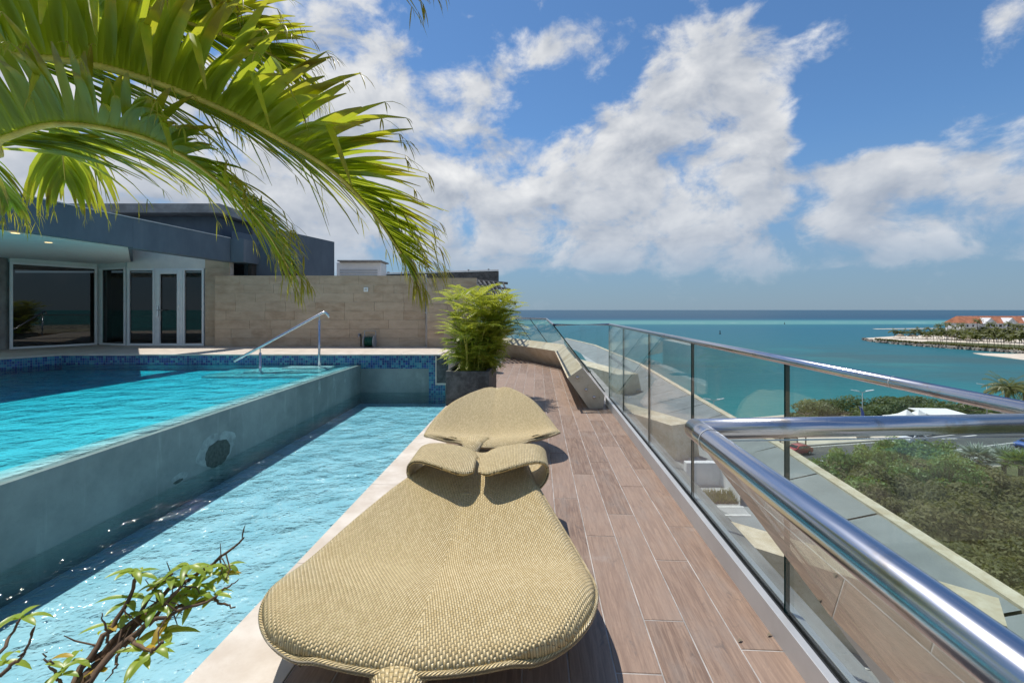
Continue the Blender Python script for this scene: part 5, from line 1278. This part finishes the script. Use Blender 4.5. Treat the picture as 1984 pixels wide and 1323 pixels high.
# shrubs on the verge
smesh = [(crown_mesh('crown', 1, 1, 1.0, 5200, .05, 60+i, 13), limbs(.5, .8, 60+i, .06)) for i in range(4)]
for cm, _ in smesh: pass
bmesh_b = [cm.copy() for cm, _ in smesh]
for me in bmesh_b: me.materials.append(M['bush_leaf'])
for me, _ in smesh: me.materials.append(M['scrub_leaf'])
tm = [meshdata('stem', lb.V, lb.F) for _, lb in smesh]
for me in tm: me.materials.append(M['bark'])
def shrub(name, x_, y_, r, h, k, mset, label, group, zg=ZG):
    t = thing(name, (x_, y_, zg), label, 'shrub', group, random.uniform(0, 6))
    o = link('crown', mset[k % 4], None, t, True); o.scale = (r, r, h); o2 = link('stem', tm[k % 4], None, t, True); o2.scale = (r*.8, r*.8, h*.8)
rr = random.Random(8); kk = 0
for (px, py) in ((1640, 905), (1690, 880), (1730, 868), (1775, 880), (1820, 878), (1860, 900), (1700, 915), (1760, 925), (1810, 915), (1590, 915), (1655, 950), (1850, 935)):
    q = on(px, py+32, ZG); shrub('seagrape_bush', q.x, q.y, rr.uniform(3.0, 4.0), rr.uniform(4.0, 5.5), kk, bmesh_b, 'bright green seagrape bush at the roadside seen through the glass', 'seagrape bushes'); kk += 1
for j in range(9):
    for i in range(9):
        y_ = 27+j*4.3+rr.uniform(-1, 1); x_ = 12.4+y_*.18+i*5.0+rr.uniform(-1.4, 1.4)
        px = CX+x_/y_*F; py = HY+(EYE-ZG)/y_*F
        if px > 2120 or py > 1500 or y_ > 60: continue
        shrub('scrub_bush', x_, y_, rr.uniform(3.0, 4.2), rr.uniform(2.4, 4.4), kk, [m_ for m_, _ in smesh], 'olive green scrub bush on the slope below the glass railing', 'scrub bushes'); kk += 1
# silver fan palms
def fan(V, Fc, UV, c, d, r, rr):
    d = d.normalized(); s = d.cross(Vector((0, 0, 1))).normalized(); 
    for i in range(15):
        a = -1.9+3.8*i/14; leafblade(V, Fc, UV, c, d*math.cos(a)+s*math.sin(a), r*(1-.12*abs(a)), r*.13, .4, 3)
for px, py, y, lab in ((1892, 893, 60, 'left silver blue fan palm among the green bushes'), (1945, 895, 61, 'right silver blue fan palm among the green bushes'), (1978, 905, 58, 'green fan palm at the right edge beside silver ones')):
    q = at(px, py, y); h = q.z-ZG; t = thing('fan_palm', (q.x, y, ZG), lab, 'fan palm'); V, Fc, UV = [], [], []; r2 = random.Random(int(px))
    for i in range(22):
        a = i*2.4; el = .1+1.2*(i/22); d = Vector((math.cos(a)*math.cos(el), math.sin(a)*math.cos(el), math.sin(el))); fan(V, Fc, UV, d*1.3, d, 1.5, r2)
    o = obj('crown', V, Fc, M['silver_leaf'] if px < 1970 else M['bush_leaf'], t, UV, False, True); o.location = (0, 0, h)
    MB().tube([(0, 0, 0), (0, 0, h+.1)], .25, 8).build('trunk', M['bark'], t, local=True)
# feather palms
def feather_crown(nf, ln_, seed, npin=16, w_=.09, droop=1.5):
    rr = random.Random(seed); V, Fc, UV = [], [], []
    for i in range(nf):
        a = i*2.399+rr.uniform(-.2, .2); el = rr.uniform(-.25, 1.15); d = Vector((math.cos(a)*math.cos(el), math.sin(a)*math.cos(el), math.sin(el))); p_ = Vector((0, 0, 0)); L_ = ln_*rr.uniform(.8, 1.1)
        for e in range(npin):
            f = e/npin; p2 = p_+d*L_/npin; s = d.cross(Vector((0, 0, 1)))
            if s.length < .05: s = Vector((1, 0, 0))
            s.normalize()
            if e > 1:
                for ss in (-1, 1): leafblade(V, Fc, UV, p_, s*ss*.8+d*.8+Vector((0, 0, -.1)), L_*.30*(1-.5*f), L_*w_, .7, 2)
            d = (d+Vector((0, 0, -droop/npin*(.5+f)))).normalized(); p_ = p2
    return V, Fc, UV
for px, py, y, ln_, lab in ((1951, 752, 92, 4.3, 'large date palm right of the street lamp'), (1986, 757, 97, 4.0, 'second date palm cut by the right edge')):
    q = at(px, py, y); h = q.z-ZG; t = thing('date_palm', (q.x, y, ZG), lab, 'palm tree'); V, Fc, UV = feather_crown(44, ln_, int(px), 16, .035, 1.3); o = obj('crown', V, Fc, M['far_palm'], t, UV, False, True); o.location = (0, 0, h); MB().tube([(0, 0, 0), (0, 0, h)], .35, 10).build('trunk', M['palm_trunk'], t, local=True)

ORD = ['first', 'second', 'third', 'fourth', 'fifth', 'sixth', 'seventh', 'eighth']
# ============================================================ THE POINT WITH THE HOTEL
ZP = ZS+1.7
pen = [on(1672, 655.2, ZP), on(1700, 659, ZP), on(1790, 666.5, ZP), on(1860, 671, ZP), on(1930, 676, ZP), on(1984, 679.5, ZP), on(2100, 688, ZP), on(2200, 640, ZP), on(1880, 646, ZP), on(1730, 651.5, ZP)]
st(MB().prism([(q.x, q.y) for q in pen], ZS-1, ZP).build('sand_point', M['sand']))
# rubble edge
rr = random.Random(5); V, Fc = [], []
for i in range(7):
    a, c = pen[i % 10], pen[i+1]
    if i >= 6: break
    n_ = int((c-a).length/1.1)
    for j in range(n_):
        p_ = a.lerp(c, (j+rr.random())/n_)+Vector((rr.uniform(-1, 1), rr.uniform(-2.4, .6), 0)); p_.z = ZS+rr.uniform(.1, 1.4); k = len(V); s_ = rr.uniform(.5, 1.2)
        V += [p_+Vector((rr.uniform(-.3, .3)+dx*s_, rr.uniform(-.3, .3)+dy*s_, rr.uniform(-.2, .2)+dz*s_*.7)) for dx, dy, dz in ((-1,-1,-1),(1,-1,-1),(1,1,-1),(-1,1,-1),(-.7,-.7,1),(.7,-.7,1),(.7,.7,1),(-.7,.7,1))]
        Fc += [[k+x_ for x_ in f] for f in ([3,2,1,0],[4,5,6,7],[0,1,5,4],[1,2,6,5],[2,3,7,6],[3,0,4,7])]
tag(obj('shore_rocks', V, Fc, simple('shore_rock', (.22, .19, .16), .9, 0, .35, .6)), 'rough brown boulders along the water edge of the point', 'rocks', kind='stuff')
# clipped hedge behind the rocks
V, Fc, UV = [], [], []
for i in range(1, 6):
    a, c = pen[i], pen[i+1]
    for j in range(int((c-a).length*26)):
        p_ = a.lerp(c, rr.random())+Vector((0, rr.uniform(.6, 3.2), rr.uniform(0, 1.3))); k = len(V); u_ = Vector((rr.uniform(-1, 1), rr.uniform(-1, 1), rr.uniform(-1, 1))).normalized()*.45; v_ = Vector((rr.uniform(-1, 1), rr.uniform(-1, 1), rr.uniform(-1, 1))).normalized()*.35
        V += [p_-u_, p_+v_, p_+u_, p_-v_]; Fc.append([k, k+1, k+2, k+3])
tag(obj('hedge', V, Fc, M['scrub_leaf']), 'long clipped green hedge behind the shore rocks of the point', 'hedge')
# coconut palms of the point: one built, then copied with their parts
V, Fc, UV = feather_crown(22, 3.3, 77, 10, .11, 1.9)
cmesh = meshdata('crown', V, Fc, UV); cmesh.materials.append(M['far_palm'])
V, Fc, UV = feather_crown(20, 3.4, 78, 10, .11, 1.5); cmesh2 = meshdata('crown', V, Fc, UV); cmesh2.materials.append(M['far_palm'])
tmesh = MB().tube(smooth_path([(0, 0, 0), (.02, 0, .5), (0, 0, 1)], 6), [.02, .017, .015, .014, .013, .012, .012], 6); tmd = meshdata('trunk', tmesh.V, tmesh.F); tmd.materials.append(M['bark'])
def far_palm(px, py, y, i):
    q = at(px, py, y); h = q.z-ZP; t = thing('coconut_palm', (q.x, y, ZP), (ORD[i]+' coconut palm from the bare tip of the sandy point') if i < 8 else 'coconut palm in the front row directly behind the hedge of the point' if i > 48 else ('tall coconut palm rising above the others before the hotel roof' if py < 632 else 'slender coconut palm in the grove between sandy point and orange roofed hotel'), 'palm tree', 'coconut palms on the point', i*1.7)
    o = link('trunk', tmd, None, t, True); o.scale = (h, h, h); o = link('crown', cmesh if i % 2 else cmesh2, None, t, True); o.location = (0, 0, h); s_ = rr.uniform(.85, 1.3); o.scale = (s_, s_, s_)
ptsP = [(1732, 642, 358), (1742, 644, 356), (1755, 643, 352), (1767, 645, 350), (1774, 639, 350), (1780, 643, 347), (1793, 644, 345), (1796, 637, 345), (1808, 644, 340), (1815, 642, 340), (1820, 636, 342), (1818, 631, 346), (1830, 643, 335), (1836, 629, 344), (1845, 640, 335), (1850, 634, 338), (1856, 642, 330), (1862, 630, 338), (1866, 641, 330), (1876, 639, 330), (1884, 641, 326), (1893, 622, 320), (1897, 640, 322), (1904, 636, 318), (1912, 639, 316), (1918, 629, 322), (1925, 642, 312), (1931, 638, 312), (1938, 644, 310), (1944, 641, 308), (1951, 643, 306), (1954, 627, 312), (1960, 640, 306), (1968, 633, 306), (1975, 642, 302), (1980, 634, 303), (1787, 646, 348), (1803, 646, 342), (1825, 647, 336), (1841, 647, 333), (1859, 648, 328), (1871, 647, 326), (1889, 649, 322), (1901, 648, 318), (1921, 649, 314), (1935, 650, 310), (1947, 651, 307), (1964, 651, 304), (1979, 651, 301)]
r3 = random.Random(14)
for px in range(1800, 1990, 7):                      # front row close behind the hedge
    t_ = (px-1790)/194.; edge_y = on(px, 666.5+13*t_, ZP).y
    ptsP.append((px+r3.uniform(-3, 3), r3.uniform(638, 652)+6*t_, edge_y+r3.uniform(7, 16)))
for i, (px, py, y) in enumerate(ptsP): far_palm(px, py, y, i)
st(obj('lawn', [on(1775, 663.2, ZP+.05), on(1984, 675.5, ZP+.05), on(2080, 682, ZP+.05), on(2080, 668, ZP+.05), on(1984, 668.5, ZP+.05), on(1800, 660.5, ZP+.05)], [list(range(6))], M['grassy']))
# thatched shades and white parasols
M['thatch'] = simple('thatch', (.26, .21, .15), .95, 0, .25, .8)
for i, (px, py, y) in enumerate(((1744, 651, 352), (1768, 652, 349), (1795, 653, 343), (1838, 646, 345), (1850, 649, 336), (1868, 648, 338), (1880, 657, 318), (1900, 655, 320))):
    q = at(px, py, y); t = thing('thatched_shade', (q.x, y, ZP), ORD[i]+' grey thatched beach shade from the tip of the sandy point', 'beach shade', 'thatched beach shades'); h = 3.2
    MB().lathe([(3.4, h-1.5), (3.3, h-1.3), (1.6, h-.3), (.1, h+.4)], (0, 0, 0), 12).build('thatch_roof', M['thatch'], t, local=True); MB().tube([(0, 0, 0), (0, 0, h-1.2)], .1, 6).build('post', M['bark'], t, local=True)
for i, (px, y) in enumerate(((1908, 318), (1916, 316), (1933, 312), (1955, 308), (1962, 308), (1976, 304))):
    q = at(px, 652, y); t = thing('beach_parasol', (q.x, y, ZP), ORD[i]+' white beach parasol from the left below the hotel', 'parasol', 'white beach parasols'); MB().lathe([(2.3, 2.3), (2.25, 2.45), (.1, 3.3)], (0, 0, 0), 8).build('canopy', M['canvas'], t, local=True); MB().tube([(0, 0, 0), (0, 0, 2.6)], .05, 6).build('pole', M['pole'], t, local=True)
# hotel
M['hotel'] = simple('hotel_render', (.62, .62, .63), .8, 0, .05); M['rooftile'] = simple('orange_roof_tile', (.36, .14, .075), .85, 0, .3, .4); M['hwin'] = simple('dark_window', (.03, .035, .04), .2)
Yh = 345.
ht = thing('hotel', (at(1930, 660, Yh).x, Yh, ZP), 'white hotel with orange tiled roof and row of white gables on the point', 'hotel')
xa, xb = at(1870, 600, Yh).x, at(2130, 600, Yh).x; ze, zr = at(0, 626, Yh).z, at(0, 612.5, Yh).z
MB().box((xa, Yh, ZP), (xb, Yh+16, ze)).build('wall', M['hotel'], ht)
rf = MB().hexa([(xa-.6, Yh-.8, ze+.01), (xb, Yh-.8, ze+.01), (xb, Yh+16.8, ze+.01), (xa-.6, Yh+16.8, ze+.01), (xa+1.2, Yh+7.8, zr), (xb, Yh+7.8, zr), (xb, Yh+8.2, zr), (xa+1.2, Yh+8.2, zr)]).build('roof', M['rooftile'], ht)
gx = xa+17; gi_ = 0
while gx < xb-8:
    w_ = 8.2; zg_ = at(0, 616.5, Yh).z
    g = MB().extrude([(gx-w_/2, Yh-2.2, ze-.3), (gx+w_/2, Yh-2.2, ze-.3), (gx, Yh-2.2, zg_)], (0, 9, 0)).build('gable', M['hotel'], ht)
    MB().box((gx-w_/2, Yh-2.2, ZP), (gx+w_/2, Yh-.01, ze-.31)).build('bay', M['hotel'], ht)
    for s in (-1, 1):
        MB().hexa([(gx, Yh-2.6, zg_+.02), (gx+s*(w_/2+.5), Yh-2.6, ze-.45), (gx+s*(w_/2+.5), Yh+6, ze-.45), (gx, Yh+6, zg_+.02), (gx, Yh-2.6, zg_+.3), (gx+s*(w_/2+.5), Yh-2.6, ze-.15), (gx+s*(w_/2+.5), Yh+6, ze-.15), (gx, Yh+6, zg_+.3)]).build('verge_board', M['hotel'], ht)
    for fl in range(4):
        z0 = ZP+.8+fl*(ze-ZP-1)/4; hh_ = 2.1
        for s in (-1.9, 1.9):
            wn_ = MB().box((gx+s-1.5, Yh-2.24, z0), (gx+s+1.5, Yh-2.205, z0+hh_)).build('window', M['hwin'], ht)
        MB().box((gx-3.7, Yh-3.3, z0-.25), (gx+3.7, Yh-2.21, z0)).build('balcony', M['hotel'], ht)
        for k_ in range(9): MB().box((gx-3.6+k_*.86, Yh-3.3, z0+.001), (gx-3.45+k_*.86, Yh-3.2, z0+.9)).build('baluster', M['hotel'], ht)
    for fl in range(4):
        z0 = ZP+.8+fl*(ze-ZP-1)/4
        for dx in (6.2, 9.8):
            if gx+dx < xb-3: MB().box((gx+dx-1.0, Yh-.04, z0), (gx+dx+1.0, Yh-.003, z0+1.9)).build('window', M['hwin'], ht)
    gx += 16; gi_ += 1
for fl in range(4):
    z0 = ZP+1+fl*(ze-ZP-1)/4
    for dx in (1.8, 6.0): MB().box((xa+dx-.7, Yh-.04, z0), (xa+dx+.7, Yh-.003, z0+1.5)).build('window', M['hwin'], ht)
# second sand spit at the right
sp2 = [on(1885, 683.5, ZS+.3), on(1905, 687.5, ZS+.3), on(1940, 691, ZS+.3), on(1984, 696.5, ZS+.3), on(2080, 705, ZS+.3), on(2080, 684, ZS+.3), on(1960, 685.2, ZS+.3), on(1920, 684.2, ZS+.3)]
st(MB().prism([(q.x, q.y) for q in sp2], ZS-1, ZS+.25).build('sand_spit', M['sand']))
st(MB().prism([(q.x, q.y) for q in [on(1690, 637, ZS), on(1850, 635.6, ZS), on(1850, 636.6, ZS), on(1700, 638, ZS)]], ZS-.5, ZS+.15).build('sand_bar', M['sand']))
# marker buoys
for px, py, lab in ((1395, 647, 'small dark marker buoy in the middle of the bay'), (1520, 628, 'tiny dark marker buoy near the pale reef')):
    q = on(px, py, ZS); t = thing('marker_buoy', q, lab, 'buoy'); MB().lathe([(.9, -.3), (1.0, .4), (.4, 1.0), (.2, 2.6), (.05, 3.0)], (0, 0, 0), 10).build('float', M['rubber'], t, local=True); MB().box((-.5, -.05, 2.4), (.5, .05, 3.2)).build('topmark', M['rubber'], t, local=True)
for (px, py, lab) in ((1435, 1243, 'small dry leaf scrap lying on a plank near the railing'), (1492, 1232, 'tiny brown leaf scrap against the railing channel')):
    q = on(px, py, .003); V, Fc, UV = [], [], []; leafblade(V, Fc, UV, q+Vector((-.012, 0, .002)), (1, .4, .15), .03, .011, .3, 4); leafblade(V, Fc, UV, q+Vector((0, .004, .003)), (.2, 1, .3), .018, .008, .3, 3)
    tag(obj('leaf_scrap', V, Fc, M['thatch'], None, UV, True), lab, 'leaf')
# palms behind the photographer, mirrored in the big window
V, Fc, UV = feather_crown(20, 1.9, 91, 14, .03, 1.5); cm = meshdata('crown', V, Fc, UV); cm.materials.append(M['bush_leaf'])
for i, (x_, y_, h) in enumerate(((-1.6, -3.4, 3.2), (-4.3, -4.2, 3.5), (-6.6, -3.9, 3.0), (-3.0, -6.0, 3.8))):
    t = thing('courtyard_palm', (x_, y_, -.62), ORD[i]+' palm mirrored in the big pool side window, counted from its left', 'palm tree', 'palms mirrored in the window'); o = link('crown', cm, None, t, True); o.location = (0, 0, h); o.rotation_euler = (0, 0, i*1.3)
    MB().tube([(0, 0, 0), (.05, 0, h*.5), (0, 0, h)], .09, 8).build('trunk', M['palm_trunk'], t, local=True)
